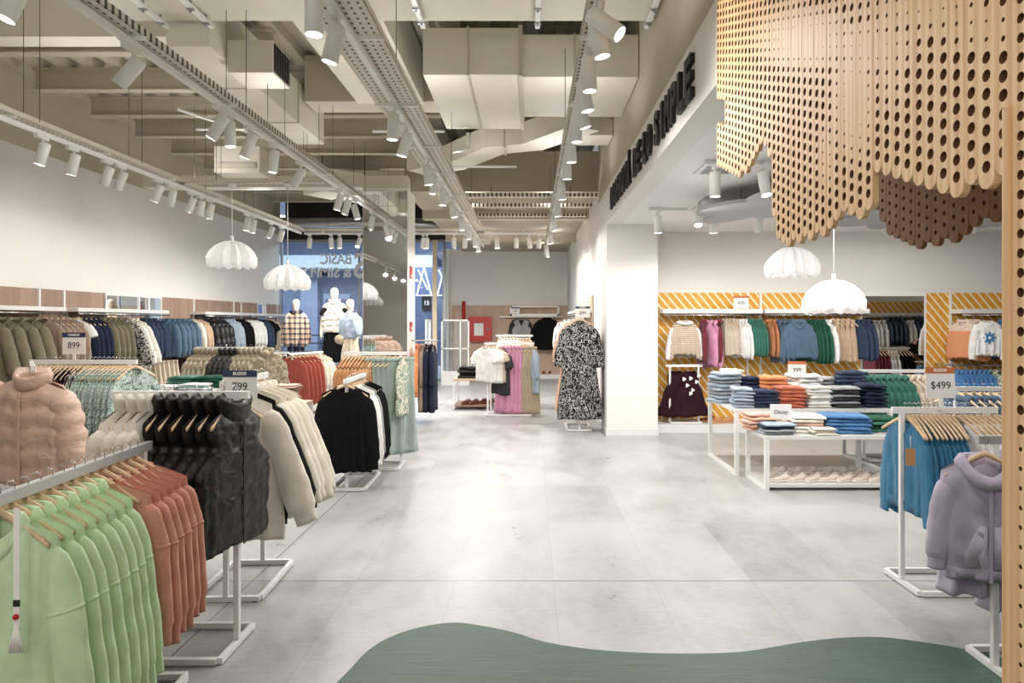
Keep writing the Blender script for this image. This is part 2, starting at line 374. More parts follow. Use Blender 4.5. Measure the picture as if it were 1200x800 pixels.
# ------------------------------------------------------------------ shop window and the mall beyond it
WY = 18.3
t = box('window_1', 'glass', -6.7, -2.3, WY, WY+.015, 0, 3.75); struct(t)
b = bmesh.new()
for x in (-6.68, -4.6, -2.3): add_box(b, x-.025, x+.025, WY-.03, WY+.05, 0, 3.78)
add_box(b, -6.7, -2.3, WY-.03, WY+.05, 3.72, 3.8); add_box(b, -6.7, -2.3, WY-.03, WY+.05, 0, .08)
struct(obj('window_1_frame', b, 'steel', smooth=False))
struct(box('trim_1', 'beige_metal', X(507, 17.2), X(512, 17.2), 17.15, 17.27, 0, 3.66))
struct(box('column', 'white_wall', -2.55, -2.36, 19.6, 19.98, 0, 3.7))
paint('mall_bluelit', rgb(130, 144, 174), .6, var=.05); paint('mall_dark', rgb(92, 104, 134), .5, var=.08); paint('mall_ceil', rgb(192, 206, 222), .6); paint('mall_floor', rgb(165, 168, 174), .3); paint('mall_panel', rgb(152, 164, 190), .45)  # blue cast of the mall's light painted into these surface colours
struct(box('floor_mall', 'mall_floor', -16, 1, YF+.2, 27, -.2, 0)); struct(box('floor_mall_strip', 'mall_floor', -16, XL-.3, 18.0, YF+.2, -.2, 0))
struct(box('wall_mall', 'mall_bluelit', -16, 1, 27, 27.2, 0, 6)); struct(box('wall_mall_side', 'mall_bluelit', -16.2, -16, 18, 27, 0, 6)); struct(box('wall_mall_end', 'mall_dark', 1, 1.2, YF+.2, 27, 0, 6)); struct(box('ceiling_mall', 'mall_ceil', -16, 1, 18.9, 27, 5.1, 5.3))
struct(box('wall_mall_front', 'mall_bluelit', -16, XL-.2, 18.2, 18.4, 0, 5.1))
struct(box('trim_mall', 'mall_ceil', -13, -3.6, 25.6, 26.9, 3.6, 4.1))
struct(box('wall_mall_pier', 'mall_panel', X(352, 26.6), X(372, 26.6), 26.6, 26.98, 0, 3.6)); struct(box('wall_mall_recess', 'mall_dark', X(372, 26.9), X(424, 26.9), 26.9, 26.99, 0, 2.9))
for i, (a, c) in enumerate(((379, 392), (394, 410))):
    o = box('shop_door', 'mall_panel', X(a, 26.8), X(c, 26.8), 26.8, 26.86, .05, 2.7); box('door_frame', 'mall_dark', X(a, 26.8)+.08, X(c, 26.8)-.08, 26.77, 26.8, .3, 2.5, o)
    o.location = (0, 0, 0); tag(o, ('pale blue shop door across the mall behind the white-vested mannequin', 'pale blue shop door across the mall behind the denim-jacket mannequin')[i], 'door')
o = empty('barrier', (X(352, 24), 24, 0)); wd = X(384, 24)-X(352, 24)
for k in range(3): box('rail', 'black_metal', 0, wd, 0, .05, .55+.28*k, .59+.28*k, o)
for x in (.02, wd-.06): box('post', 'black_metal', x, x+.04, .005, .045, 0, 1.16, o)
tag(o, 'dark three-rail barrier behind the mannequins in the mall', 'barrier')
for i, px in enumerate((492, 516)):
    b = bmesh.new(); y = 24.97; xc = X(px+5, y); z0, z1, hw = Z(346, y), Z(313, y), .27
    for q in ((-hw, z0, .0, z1), (hw, z0, 0, z1), (-hw, z0, hw, z0), (-hw*.8, z1-.1, hw*.5, z0+.2)): add_tube(b, [(xc+q[0], y, q[1]), (xc+q[2], y, q[3])], .022, 6)
    o = obj('neon_triangle', b, 'neon'); tag(o, ('white neon triangle glowing in the mall above a black poster', 'white neon triangle glowing in the mall beside the beige post')[i], 'neon sign', 'neon triangles in the mall')
o = box('poster', 'black_metal', X(494, 24.9), X(505, 24.9), 24.97, 25.0, Z(364, 24.9), Z(346, 24.9)); tag(o, 'small black poster with white figures seen through the shop window', 'poster')
t_ = text_bm('15', .22, .002, .006); l = obj('lettering', t_, 'letter_white', o, False); l.rotation_euler = (PI/2, 0, 0); l.location = (X(499.5, 24.9), 24.96, Z(355, 24.9))
struct(box('wall_mall_shelving', 'mall_dark', -4.5, -2.2, 25.0, 25.4, 0, 3.6))
for (x, y, z, p) in ((-9, 22.5, 4.9, 420), (-4.5, 23.5, 4.9, 340), (-3, 21.2, 4.5, 110)):
    o = box('mall_ceiling_light', 'shop_light', x-.9, x+.9, y-.12, y+.12, 5.06, 5.1); tag(o, 'long bright ceiling light in the blue mall beyond the shop window, ' + ('farthest out' if x == -9 else 'mid-way' if x == -4.5 else 'beside the far wall'), 'light')
    ld = bpy.data.lights.new('mall_light', 'AREA'); ld.energy = p; ld.size = 1.6; ld.color = (.90, .945, 1); lo = bpy.data.objects.new('mall_light', ld); lo.location = (x, y, 5.0); link(lo)
# reversed lettering on the shop glass (it reads from the mall side)
def glass_text(txt, px0, px1, py0, py1, lab):
    y = WY-.02; g = text_bm(txt, 1.0, .02, .012); xs = [v.co.x for v in g.verts]; ys = [v.co.y for v in g.verts]
    wd, ht = X(px1, y)-X(px0, y), Z(py0, y)-Z(py1, y)
    bmesh.ops.translate(g, vec=(-(min(xs)+max(xs))/2, -(min(ys)+max(ys))/2, 0), verts=g.verts[:]); bmesh.ops.scale(g, vec=(wd/(max(xs)-min(xs)), ht/(max(ys)-min(ys)), 1), verts=g.verts[:])
    o = obj('window_lettering', g, 'letter_white', None, False); o.rotation_euler = (PI/2, 0, PI); o.location = ((X(px0, y)+X(px1, y))/2, y, (Z(py0, y)+Z(py1, y))/2)
    tag(o, lab, 'lettering')
glass_text('BASIC', 375.5, 411.5, 297, 309.5, 'white reversed word BASIC on the shop window glass')
glass_text('& SIMPLE', 352, 411.5, 313, 325, 'white reversed words & SIMPLE on the shop window glass')
glass_text('S', 414.5, 428, 296, 326, 'large white reversed logo letter on the shop window glass beside the mirrored pillar')
# silver pipe and dark void above the window
b = bmesh.new(); add_tube(b, [(-7, 17.6, 4.15), (-1.9, 17.6, 4.15)], .14, 14)
tag(obj('ventilation_pipe', b, 'chrome'), 'long silver pipe running above the shop window under the dark void', 'pipe')
struct(box('ceiling_void', 'black_metal', -6.6, -2.0, 18.35, 18.45, 3.8, 5.1))
# mirrored pillar
struct(box('pillar_mirrored', 'white_wall', X(425, 10.6), X(478, 10.6), 10.6, 11.25, 0, 3.7))
o = box('pillar_mirror', 'mirror', X(425, 10.6)+.01, X(478, 10.6)-.01, 10.585, 10.6, .02, 3.62); tag(o, 'full-height mirror covering the face of the pillar beside the shop window', 'mirror')
for i, (a, c) in enumerate(((312, 326), (377, 388))):
    o = box('fire_sign', 'red_paint', X(478, 10.6)+.001, X(478, 10.6)+.012, 10.75, 10.95, Z(c, 10.8), Z(a, 10.8)); box('label_strip', 'paper', X(478, 10.6)+.012, X(478, 10.6)+.014, 10.82, 10.9, Z(c, 10.8)+.02, Z(c, 10.8)+.07, o)
    tag(o, ('upper', 'lower')[i]+' small red notice on the white side of the mirrored pillar', 'sign', 'red notices on the pillar')

# ------------------------------------------------------------------ ducts and other ceiling services
def duct(name, bm, lab): return tag(obj(name, bm, 'cream_duct', None, False), lab, 'duct')
def seams(parent, boxes):
    for q in boxes: box('seam_flange', 'taupe', *q, parent)
b = bmesh.new(); add_box(b, -1.05, -.1, 6.64, 8.5, 4.0, 4.46, .01); add_box(b, -.1, XW-.01, 6.7, 8.0, 4.0, 4.42, .01)
o = duct('air_duct', b, 'large rectangular air duct crossing under the ceiling beside the lettered bulkhead')
seams(o, [(-.12, -.08, 6.62, 8.52, 3.985, 4.48), (-.62, -.60, 6.625, 8.51, 3.99, 4.47), (.42, .44, 6.69, 8.01, 3.99, 4.43)])
def plan_duct(path, wd, z0, z1):
    b = bmesh.new(); rings = []
    for i, p in enumerate(path):
        p = Vector(p); t = ((Vector(path[min(i+1, len(path)-1)])-p).normalized()+(p-Vector(path[max(i-1, 0)])).normalized()).normalized(); nrm = Vector((-t.y, t.x))
        a, c = p, p+nrm*wd; rings.append([(a.x, a.y, z0), (c.x, c.y, z0), (c.x, c.y, z1), (a.x, a.y, z1)])
    loft(b, rings, True, True); bmesh.ops.recalc_face_normals(b, faces=b.faces[:]); return b
o = duct('air_duct', plan_duct([(-1.9, 10.45), (-1.3, 10.1), (-.62, 9.1), (-.1, 8.9), (.5, 8.06)], .42, 3.92, 4.2), 'angled S-bend air duct dropping behind the large crossing duct')
seams(o, [(-.36, -.33, 8.99, 9.44, 3.9, 4.22)])
duct('air_duct', add_box(bmesh.new(), .55, XW-.01, 8.78, 9.3, 4.0, 4.2, .01), 'short flat air duct meeting the lettered bulkhead behind the large crossing duct')
o = duct('air_duct', add_box(bmesh.new(), -3.18, -2.8, 5.95, 9.25, 4.0, 4.5, .01), 'long rectangular air duct running towards the shop window')
seams(o, [(-3.19, -2.79, 7.0, 7.03, 3.99, 4.51), (-3.19, -2.79, 8.2, 8.23, 3.99, 4.51)])
o = duct('air_duct', add_box(bmesh.new(), -2.8, -2.38, 6.3, 6.75, 3.9, 4.2, .01), 'box-shaped air outlet on the side of the long duct'); b = bmesh.new()
for k in range(6): add_box(b, -2.39, -2.368, 6.33+.065*k, 6.365+.065*k, 3.93, 4.17)
add_box(b, -2.385, -2.375, 6.32, 6.73, 3.92, 4.18); obj('grille', b, 'black_metal', o, False)
o = o = duct('air_duct', plan_duct([(-4.2, 12.6), (-3.7, 12.3), (-3.2, 12.6), (-2.7, 13.4)], .7, 3.95, 4.35), 'bent air duct hanging in front of the dark void above the window'); [obj('hanger_rod', add_tube(bmesh.new(), [(x, 12.75, 4.3), (x, 12.75, 4.85)], .012, 6), 'wire', o) for x in (-3.9, -3.1)]
b = bmesh.new(); add_box(b, -4.5, -3.85, 9.7, 10.3, 3.72, 4.1, .01); o = duct('air_conditioner', b, 'boxy cassette unit hanging from the joists over the long wall'); o['category'] = 'air conditioner'; box('grille', 'taupe', -4.45, -3.9, 9.685, 9.7, 3.78, 3.86, o)
# pipes
def pipe(pts, r, lab, mat='white_metal'):
    b = bmesh.new(); add_tube(b, pts, r, 8); return tag(obj('pipe', b, mat), lab, 'pipe')
pipe([(-.78, 8.55, 3.96), (-.78, 8.55, 3.78), (-.98, 8.55, 3.74)], .035, 'small white drain pipe bent under the large crossing duct')
pipe([(-4.6, 9.4, 4.25), (-3.0, 9.4, 4.25)], .02, 'thin pale pipe hanging under the joists near the long duct'); pipe([(-4.45, 8.6, 4.28), (-3.9, 9.9, 4.28)], .02, 'thin pale pipe slanting under the joists')
pipe([(-2.2, 9.5, 4.25), (-1.2, 9.5, 4.25)], .02, 'thin pale pipe behind the perforated tray'); pipe([(-1.6, 9.9, 3.85), (-.2, 9.9, 3.85)], .018, 'thin pale conduit under the rear soffit face')
for i, px in enumerate((197, 250, 494, 630, 760)):
    y = 5.1; x = X(px-8 if px < 400 else px, 5.85)*.99; b = bmesh.new(); add_box(b, x-.02, x+.02, 4.9, 5.9, 4.13, 4.16); o = obj('support_channel', b, 'white_metal', None, False); b2 = bmesh.new()
    for k in range(4): add_tube(b2, [(x, 5.0+.26*k, 4.1), (x, 5.0+.26*k, 4.205)], .009, 6); add_box(b2, x-.028, x+.028, 4.985+.26*k, 5.015+.26*k, 4.118, 4.13)
    obj('bolt', b2, 'steel', o, False); tag(o, 'slotted metal channel bolted under the wide cream cross beam, %s from the long wall' % ORD[i], 'bracket', 'channels under the cream beam')

# perforated cable trays with their light tracks
ZT = 3.3
def tray(pts, wd, lab, drops=(), track=True, up=1.0, name='cable_tray', top=4.5, z=ZT, perf='perf_tray'):
    """straight tray from p0 to p1; local x across, local y along"""
    p0, p1 = Vector(pts[0]), Vector(pts[1]); d = (p1-p0); L = d.length; rz = math.atan2(d.y, d.x)-PI/2
    b = bmesh.new(); h = .05
    add_box(b, -wd/2, wd/2, 0, L, 0, .003); add_box(b, -wd/2, -wd/2+.003, 0, L, 0, h); add_box(b, wd/2-.003, wd/2, 0, L, 0, h)
    o = obj(name, b, perf, None, False); o.location = (p0.x, p0.y, z+.06); o.rotation_euler = (0, 0, rz)
    if track:
        b = bmesh.new(); add_box(b, -.018, .018, .05, L-.05, -.06, -.022); add_box(b, -.006, .006, .05, L-.05, -.061, -.05); q = obj('light_track', b, 'white_metal', o, False)
        k = .4
        while k < L: box('cross_bracket', 'white_metal', -wd/2-.01, wd/2+.01, k, k+.025, -.022, 0, o); k += 1.3
    if track:                                                  # added fill spots facing up, not fittings: they brighten ducts and deck
        s = 1.0
        while s < L:
            ld = bpy.data.lights.new('ceiling_fill', 'SPOT'); ld.energy = FILL_W*up; ld.spot_size = R(170); ld.spot_blend = .5; ld.shadow_soft_size = .1; ld.color = (1, .98, .95)
            lo = bpy.data.objects.new('ceiling_fill', ld); link(lo, o); lo.location = (0, s, .06); lo.rotation_euler = (PI, 0, 0); s += 2.2
    for s in drops:
        for sx in (-wd/2-.008, wd/2+.008): obj('suspension_wire', add_tube(bmesh.new(), [(sx, s, .02), (sx, s, top-z-.06)], .0032, 5), 'wire', o, False)
    return tag(o, lab, 'cable tray')
tray([(-4.46, 1.5), (-4.46, 13.3)], .13, 'long perforated cable tray carrying spotlights parallel to the white long wall', (4.6, 6.2, 7.7, 9.3, 10.6), up=1.7)
tray([(-2.46, 1.2), (-2.46, 13.3)], .15, 'perforated cable tray with spotlights between the long duct and the ribbed ceiling', (4.5, 5.4, 7.0, 8.6, 10.2), top=4.2, up=.8)
tray([(-1.08, 1.2), (-1.08, 15.6)], .33, 'wide perforated cable tray with spotlights over the main aisle', (3.4, 6.6, 9.2), top=4.0)
tray([(.36, 1.2), (.36, 17.7)], .10, 'perforated cable tray with spotlights beside the lettered bulkhead', (4.8, 7.4, 9.4), top=4.0)
tray([(-4.46, 8.66), (-2.6, 8.66)], .12, 'short perforated cross tray holding two pendant lamps', (.5, 1.6), False, top=4.3)
tray([(-4.46, 13.3), (.36, 13.3)], .12, 'perforated cross tray with spotlights in front of the shop window', (.5, 1.6), top=3.66)
for i, y in enumerate((10.3, 11.2, 12.2)):
    tray([(-1.0, y), (1.0, y)], .16, 'white cross tray under the rear soffit, %s from the front' % ORD[i], (.4, 1.6), False, top=3.66, z=3.42)

# track spotlights
def lamp_proto():
    b = bmesh.new(); r, L = .046, .21; seg = 20
    prof = [(r*.7, .0), (r*.94, .004), (r, .012), (r, L), (r*.9, L), (r*.86, L-.02), (r*.8, L-.03)]
    loft(b, [[(q*math.cos(2*PI*j/seg), q*math.sin(2*PI*j/seg), -z) for j in range(seg)] for q, z in prof], True, False)
    o = obj('track_spotlight', b, 'white_lamp'); o['keep'] = 1
    b = bmesh.new(); loft(b, [[(r*.82*math.cos(2*PI*j/seg), r*.82*math.sin(2*PI*j/seg), -L+.022) for j in range(seg)], [(r*.3*math.cos(2*PI*j/seg), r*.3*math.sin(2*PI*j/seg), -L+.024) for j in range(seg)]], False, True); obj('lens', b, 'lens', o)
    return o
LAMP = lamp_proto(); STOCK = [LAMP]
def aim_rot(d): return Vector(d).normalized().to_track_quat('-Z', 'Y').to_euler()
def spot(x, y, aim, lab, group, z=ZT, power=1.0, light=True):
    """lamp body hangs by a bracket from the track at (x, y, z); aim = direction it shines"""
    o = dup(LAMP)
    a = Vector(aim).normalized(); o.rotation_euler = aim_rot(a)
    piv = Vector((x, y, z-.13)); o.location = piv-a*.07
    inv = Matrix.Translation(o.location) @ o.rotation_euler.to_matrix().to_4x4()
    b = bmesh.new(); add_box(b, -.02, .02, -.10, .05, -.035, 0, .003); add_tube(b, [(0, 0, -.03), (.0, 0, -.13)], .009, 8)
    br = obj('track_adapter', b, 'white_lamp', o, False); br.matrix_parent_inverse = Matrix.Identity(4); br.matrix_local = inv.inverted() @ Matrix.Translation((x, y, z))
    if light:
        ld = bpy.data.lights.new('spot_light', 'SPOT'); ld.energy = SPOT_W*power; ld.spot_size = R(172); ld.spot_blend = .35; ld.shadow_soft_size = .05; ld.color = WARM
        lo = bpy.data.objects.new('spot_light', ld); link(lo, o); lo.location = (0, 0, -.215)
    tag(o, lab, 'spotlight', group); return o
DOWN = (0, 0, -1)
def lamps(xs_px, x, name, base_aim, jit=.15):
    for i, e in enumerate(xs_px):
        px, aim = e if isinstance(e, tuple) else (e, None)
        y = x*F/(px-PX)
        a = aim or (base_aim[0]+rnd.uniform(-jit, jit), base_aim[1]+rnd.uniform(-jit, jit), base_aim[2])
        spot(x, y, a, 'white cylinder spotlight on the %s, %s from the front' % (name, ORD[i]), 'spotlights on the '+name, power=(.62 if x > 0 and y < 4.6 else (.45 if x < -4 else .75 if x > 0 else 1)+max(0, y-7)*(.11 if x < -4 else .03 if x > 0 else .11)))
lamps([-60, 51, 87, 127, 143, 186, 202, 225, 236, 247, 290, 297, 318, 330], -4.46, 'track along the long wall', (-.25, .0, -1))
lamps([(20, (-.3, -.2, -1)), (156, (-.75, -.1, -1)), (258, (-.6, -.1, -1)), (269, (.05, 0, -1)), (293, (-.4, 0, -1)), (321, (-.1, 0, -1)), (352, (-.6, 0, -.9)), (398, (-.3, 0, -1)), (407, (-.3, 0, -1)), (416, (.3, 0, -1)), (436, (-.2, 0, -1)), (455, (-.2, 0, -1))], -2.46, 'track beside the long duct', (-.2, 0, -1))
lamps([(368, (0, 0, -1)), (393, (-.25, 0, -1)), (461, (-.05, 0, -1)), (476, (-.3, 0, -1)), (501, (.1, 0, -1)), (509, (-.15, 0, -1)), (519, (0, 0, -1)), (530, (.2, 0, -1)), (541, (.1, 0, -1)), (549, (.1, 0, -1)), (556, (.1, 0, -1)), (560, (.1, 0, -1))], -1.08, 'wide track over the aisle', (0, 0, -1))
lamps([(703, (.6, -.25, -.55)), (700, (.2, .0, -1)), (690, (.05, 0, -1)), (684, (.2, 0, -1)), (679, (.35, .1, -1)), (675, (.05, 0, -1)), (669, (.05, 0, -1)), (664, (.05, 0, -1)), (658, (.1, 0, -1)), (653, (.1, 0, -1)), (649, (.15, 0, -1)), (645, (.1, 0, -1)), (641, (.1, 0, -1))], .36, 'track beside the lettered bulkhead', (.1, 0, -1))
for i, px in enumerate((363, 388, 398, 421, 496, 500, 532, 545, 582, 605, 620, 632)):
    spot(X(px, 13.3), 13.3, (rnd.uniform(-.2, .2), rnd.uniform(-.1, .3) if i != 3 else -.6, -1), 'white cylinder spotlight on the cross tray before the shop window, %s from the long wall' % ORD[i], 'spotlights on the cross tray', power=2.6)
# unseen tracks run on behind the camera, their lamps added for frontal light
for x, nm in ((-4.46, 'track along the long wall'), (-2.46, 'track beside the long duct'), (-1.08, 'wide track over the aisle'), (.36, 'track beside the lettered bulkhead')):
    tray([(x, -4.8), (x, 1.1)], .13, 'perforated cable tray behind the camera, continuing the '+nm, top=4.2)
    for i, y in enumerate((-4, -2.6, -1.2, .2)): spot(x, y, (rnd.uniform(-.3, .3), rnd.uniform(.3, .7), -1), 'unseen added spotlight behind the camera on the %s, %s from it' % (nm, ORD[3-i]), 'added spotlights behind the camera', power=(.4 if x > 0 else (.5 if x < -4 else 1.2)))
# kids area: tracks under the white ceiling
def ktrack(x0, y0, x1, y1, lab):
    b = bmesh.new(); d = Vector((x1-x0, y1-y0)); L = d.length
    add_box(b, -.018, .018, 0, L, -.035, 0); o = obj('light_track', b, 'white_lamp', None, False); o.location = (x0, y0, 2.97); o.rotation_euler = (0, 0, math.atan2(d.y, d.x)-PI/2); tag(o, lab, 'light track')
ktrack(X(760, 8.2), 8.2, 8.5, 8.2, 'white light track on the kids area ceiling before the striped panels'); ktrack(X(825, 5.8), 5.8, 6.8, 5.8, 'white light track on the kids area ceiling above the folded jeans')
ktrack(1.88, 6.9, 1.88, 8.18, 'short white light track pointing at the striped panels')
for i, (px, y, a) in enumerate(((771, 8.2, DOWN), (837, 8.2, (0, .1, -1)), (889, 8.2, (0, .15, -1)), (921, 8.2, DOWN), (1040, 8.2, (0, .3, -1)), (1142, 8.2, (0, .3, -1)))):
    spot(X(px, y), y, a, 'white cylinder spotlight over the striped panels, %s from the corridor' % ORD[i], 'spotlights on the rear kids track', z=2.935, power=1.8)
for i, (px, y, a) in enumerate(((838, 5.8, DOWN), (895, 5.8, (.1, -.25, -1)), (1010, 5.8, (0, .2, -1)), (1120, 5.8, (0, .2, -1)), (1300, 5.8, (0, .2, -1)))):
    spot(X(px, y), y, a, 'white cylinder spotlight on the front kids track, %s from the corridor' % ORD[i], 'spotlights on the front kids track', z=2.935, power=1.8)
spot(1.88, 7.7, (-.05, -.5, -1), 'white spotlight on the short track, its lit face towards the aisle', None, z=2.935, power=1.8)
ktrack(1.5, 2.4, 7.5, 2.4, 'unseen added light track on the kids ceiling to brighten the lilac hoodies')  # unseen track and lamps added to brighten the hoodies and post
for i, x in enumerate((1.75, 2.7, 3.8, 5.2, 6.8)): spot(x, 2.4, (rnd.uniform(-.2, .1), .35, -1), 'unseen added spotlight above the lilac hoodies, %s from the corridor' % ORD[i], 'added spotlights above the lilac hoodies', z=2.935, power=1.0)
# grille on the kids ceiling
b = bmesh.new(); add_box(b, 1.5, 1.85, 5.9, 6.3, 2.955, 2.97, .004); o = obj('ceiling_vent', b, 'white_ceiling', None, False); tag(o, 'square white air vent in the kids area ceiling near the lettering', 'vent'); b = bmesh.new()
for k in range(6): add_box(b, 1.54, 1.81, 5.94+.055*k, 5.96+.055*k, 2.948, 2.956)
obj('vent_slats', b, 'cloud_grey', o, False)

# pleated paper pendants
def pendant_proto():
    b = bmesh.new(); n = 12; m = n*6; prof = [(.02, .30), (.10, .285), (.175, .235), (.235, .165), (.27, .085), (.262, .03), (.235, -.005)]
    rings = []
    for i, (r, z) in enumerate(prof):
        ring = []
        for j in range(m):
            a = 2*PI*j/m; ph = (j % 6)/6; tri = abs(ph-.5)*2                        # 1 on ridge, 0 in valley
            rr = r*(1+(tri-.5)*.26*min(1, i/2)); zz = z+(.03*tri-.01 if i < 5 else -.03*tri+.012)
            ring.append((rr*math.cos(a), rr*math.sin(a), zz))
        rings.append(ring)
    loft(b, rings); o = obj('pendant_lamp', b, 'lamp_paper', None, False)
    b = bmesh.new(); add_tube(b, [(0, 0, .38), (0, 0, .27)], .018, 10); obj('lamp_holder', b, 'white_lamp', o)
    b = bmesh.new(); bmesh.ops.create_icosphere(b, subdivisions=2, radius=.05); bmesh.ops.translate(b, vec=(0, 0, .18), verts=b.verts[:]); obj('bulb', b, 'lens_soft', o)
    return o
emis('lens_soft', (1, .97, .92, 1), .4)
PEND = pendant_proto(); STOCK.append(PEND)
def pendant(x, y, zc, diam, ztop, lab):
    o = dup(PEND)
    s = diam/.56; o.location = (x, y, zc-.14*s); o.scale = (s, s, s); o.rotation_euler = (0, 0, rnd.uniform(0, 1))
    b = bmesh.new(); add_tube(b, [(0, 0, .37), (0, 0, (ztop-zc)/s+.14)], .005, 6); add_tube(b, [(0, 0, (ztop-zc)/s+.10), (0, 0, (ztop-zc)/s+.14)], .05, 12); obj('cord', b, 'white_lamp', o)
    ld = bpy.data.lights.new('bulb_light', 'POINT'); ld.energy = .25; ld.shadow_soft_size = .06; ld.color = WARM; lo = bpy.data.objects.new('bulb_light', ld); link(lo, o); lo.location = (0, 0, .1)
    tag(o, lab, 'pendant lamp', 'pleated white pendant lamps')
pendant(X(272, 8.66), 8.66, Z(299, 8.66), .57, 3.36, 'white pleated pendant hanging against the plain white long wall')
pendant(X(337, 8.66), 8.66, Z(326, 8.66), .53, 3.36, 'white pleated pendant hanging above the plaid-shirt mannequin')
pendant(X(928, 7.6), 7.6, Z(308, 7.6), .55, 2.97, 'white pleated pendant hanging high against the plain kids area wall')
pendant(X(977, 6.5), 6.5, Z(349, 6.5), .54, 2.97, 'white pleated pendant hanging lower, before the striped panels')
pendant(-5.2, -1.5, 2.3, .55, 5.1, 'white pleated pendant seen only in the pillar mirror')
# cloud-shaped panels under the kids ceiling
def cloud(cx, cy, rx, ry, rz, z, lab):
    pts = []
    for j in range(90):
        a = 2*PI*j/90; r = max(.62*math.cos(a-q)+math.sqrt(max(0, .16-(.62*math.sin(a-q))**2)) if abs(math.sin(a-q))*.62 < .40 and math.cos(a-q) > 0 else 0 for q in (.3, 1.55, 2.8, 4.06, 5.3)); pts.append((rx*r*math.cos(a), ry*r*math.sin(a)))
    o = obj('cloud_panel', add_prism(bmesh.new(), pts, 'z', 0, .035), 'cloud_grey', None, False); o.location = (cx, cy, z); o.rotation_euler = (0, 0, rz)
    [obj('suspension_wire', add_tube(bmesh.new(), [(sx, 0, .03), (sx, 0, 2.97-z)], .004, 5), 'wire', o) for sx in (-rx*.5, rx*.5)]
    tag(o, lab, 'cloud panel', 'grey cloud panels')
cloud(2.42, 7.05, .55, 1.15, .25, 2.78, 'grey cloud-shaped panel under the kids ceiling, nearer the corridor')
cloud(4.05, 7.3, .8, 1.0, -.3, 2.72, 'grey cloud-shaped panel under the kids ceiling, half hidden by the wooden canopy'); cloud(5.3, 7.7, .75, .8, .2, 2.74, 'grey cloud-shaped panel under the kids ceiling, beside the wooden post')

# ------------------------------------------------------------------ raised black words along the bulkhead
root = empty('wall_lettering', (XW, 6.7, 3.05))
tag(root, 'raised black words DISFRUTÁ DE LO SIMPLE along the white bulkhead', 'lettering')
for word, d0, d1 in (('DISFRUTÁ', 8.98, 7.19), ('DE', 7.0, 6.53), ('LO', 6.39, 5.94), ('SIMPLE', 5.80, 4.42)):
    step = (d0-d1)/len(word)
    for i, ch in enumerate(word):
        g = text_bm(ch, .40, .016, .016); xs = [v.co.x for v in g.verts]; ys = [v.co.y for v in g.verts]; zs = 1.0
        wd = step*(.80 if ch not in 'I' else .36); hh = .285*(1.27 if ch == 'Á' else 1)
        bmesh.ops.translate(g, vec=(-(min(xs)+max(xs))/2, -min(ys), 0), verts=g.verts[:]); bmesh.ops.scale(g, vec=(wd/(max(xs)-min(xs)), hh/(max(ys)-min(ys)), 1), verts=g.verts[:])
        m = Matrix(((0, 0, -1), (-1, 0, 0), (0, 1, 0))).to_4x4(); bmesh.ops.transform(g, matrix=m, verts=g.verts[:])
        o = obj('letter', g, 'letter_black', root, False); o.location = (-.017, d0-step*(i+.5)-6.7, .02)

# ------------------------------------------------------------------ perforated wooden tree canopy
CP, RP = .0524, .04
def interp(pl, x):
    for (a, va), (b_, vb) in zip(pl, pl[1:]):
        if a <= x <= b_: return va+(vb-va)*(x-a)/(b_-a)
    return pl[-1][1] if x > pl[-1][0] else pl[0][1]
def cell(bm, xf, xb, y0, y1, z0, z1, cy, cz, r, n=10):
    if r < .0022:
        for x, rev in ((xf, False), (xb, True)):
            q = [bm.verts.new(p) for p in ((x, y0, z0), (x, y1, z0), (x, y1, z1), (x, y0, z1))]; bm.faces.new(q if rev else q[::-1])
        return
    hw, hh = (y1-y0)/2, (z1-z0)/2; mz = (z0+z1)/2; my = (y0+y1)/2
    ang = [2*PI*j/n for j in range(n)]; cf, cb = [], []
    for x, lst in ((xf, cf), (xb, cb)): lst += [bm.verts.new((x, cy+r*math.cos(a), cz+r*math.sin(a))) for a in ang]
    def per(a):
        dy, dz = math.cos(a), math.sin(a); k = min(hw/abs(dy) if abs(dy) > 1e-6 else 9, hh/abs(dz) if abs(dz) > 1e-6 else 9); return my+dy*k, mz+dz*k
    corners = [math.atan2(s2*hh, s1*hw) % (2*PI) for s1, s2 in ((1, 1), (-1, 1), (-1, -1), (1, -1))]
    for x, c, rev in ((xf, cf, False), (xb, cb, True)):
        outer = [bm.verts.new((x,)+per(a)) for a in ang]
        for j in range(n):
            a0, a1 = ang[j], ang[(j+1) % n] or 2*PI; k = [q for q in corners if a0 < q < a1]
            poly = [c[j], outer[j]]+[bm.verts.new((x,)+per(q)) for q in k]+[outer[(j+1) % n], c[(j+1) % n]]
            bm.faces.new(poly if rev else poly[::-1])
    for j in range(n): bm.faces.new((cf[j], cf[(j+1) % n], cb[(j+1) % n], cb[j])).material_index = 1
def perf_column(bm, X0, th, yc, z0, z1, k, rfun):
    xf, xb = X0+(.0008 if k % 2 else 0), X0+th; y0, y1 = yc-CP/2, yc+CP/2
    off = RP/2 if k % 2 else 0; za = math.floor((z0-off)/RP)*RP+off; z = za
    while z < z1-1e-6:
        cell(bm, xf, xb, y0, y1, z, z+RP, yc, z+RP/2, rfun(yc, z+RP/2)); z += RP
    n = 8; r = CP/2                                             # rounded lower end
    for x, rev in ((xf, False), (xb, True)):
        f = [bm.verts.new((x, yc+r*math.cos(PI+PI*j/n), za+r*math.sin(PI+PI*j/n)*1.1)) for j in range(n+1)]; bm.faces.new(f if rev else f[::-1])
    e0 = [(yc+r*math.cos(PI+PI*j/n), za+r*math.sin(PI+PI*j/n)*1.1) for j in range(n+1)]; e = [(y0, z)]+e0+[(y1, z)]
    for (a, b_), (c, d) in zip(e, e[1:]): bm.faces.new([bm.verts.new(p) for p in ((xf, a, b_), (xf, c, d), (xb, c, d), (xb, a, b_))])
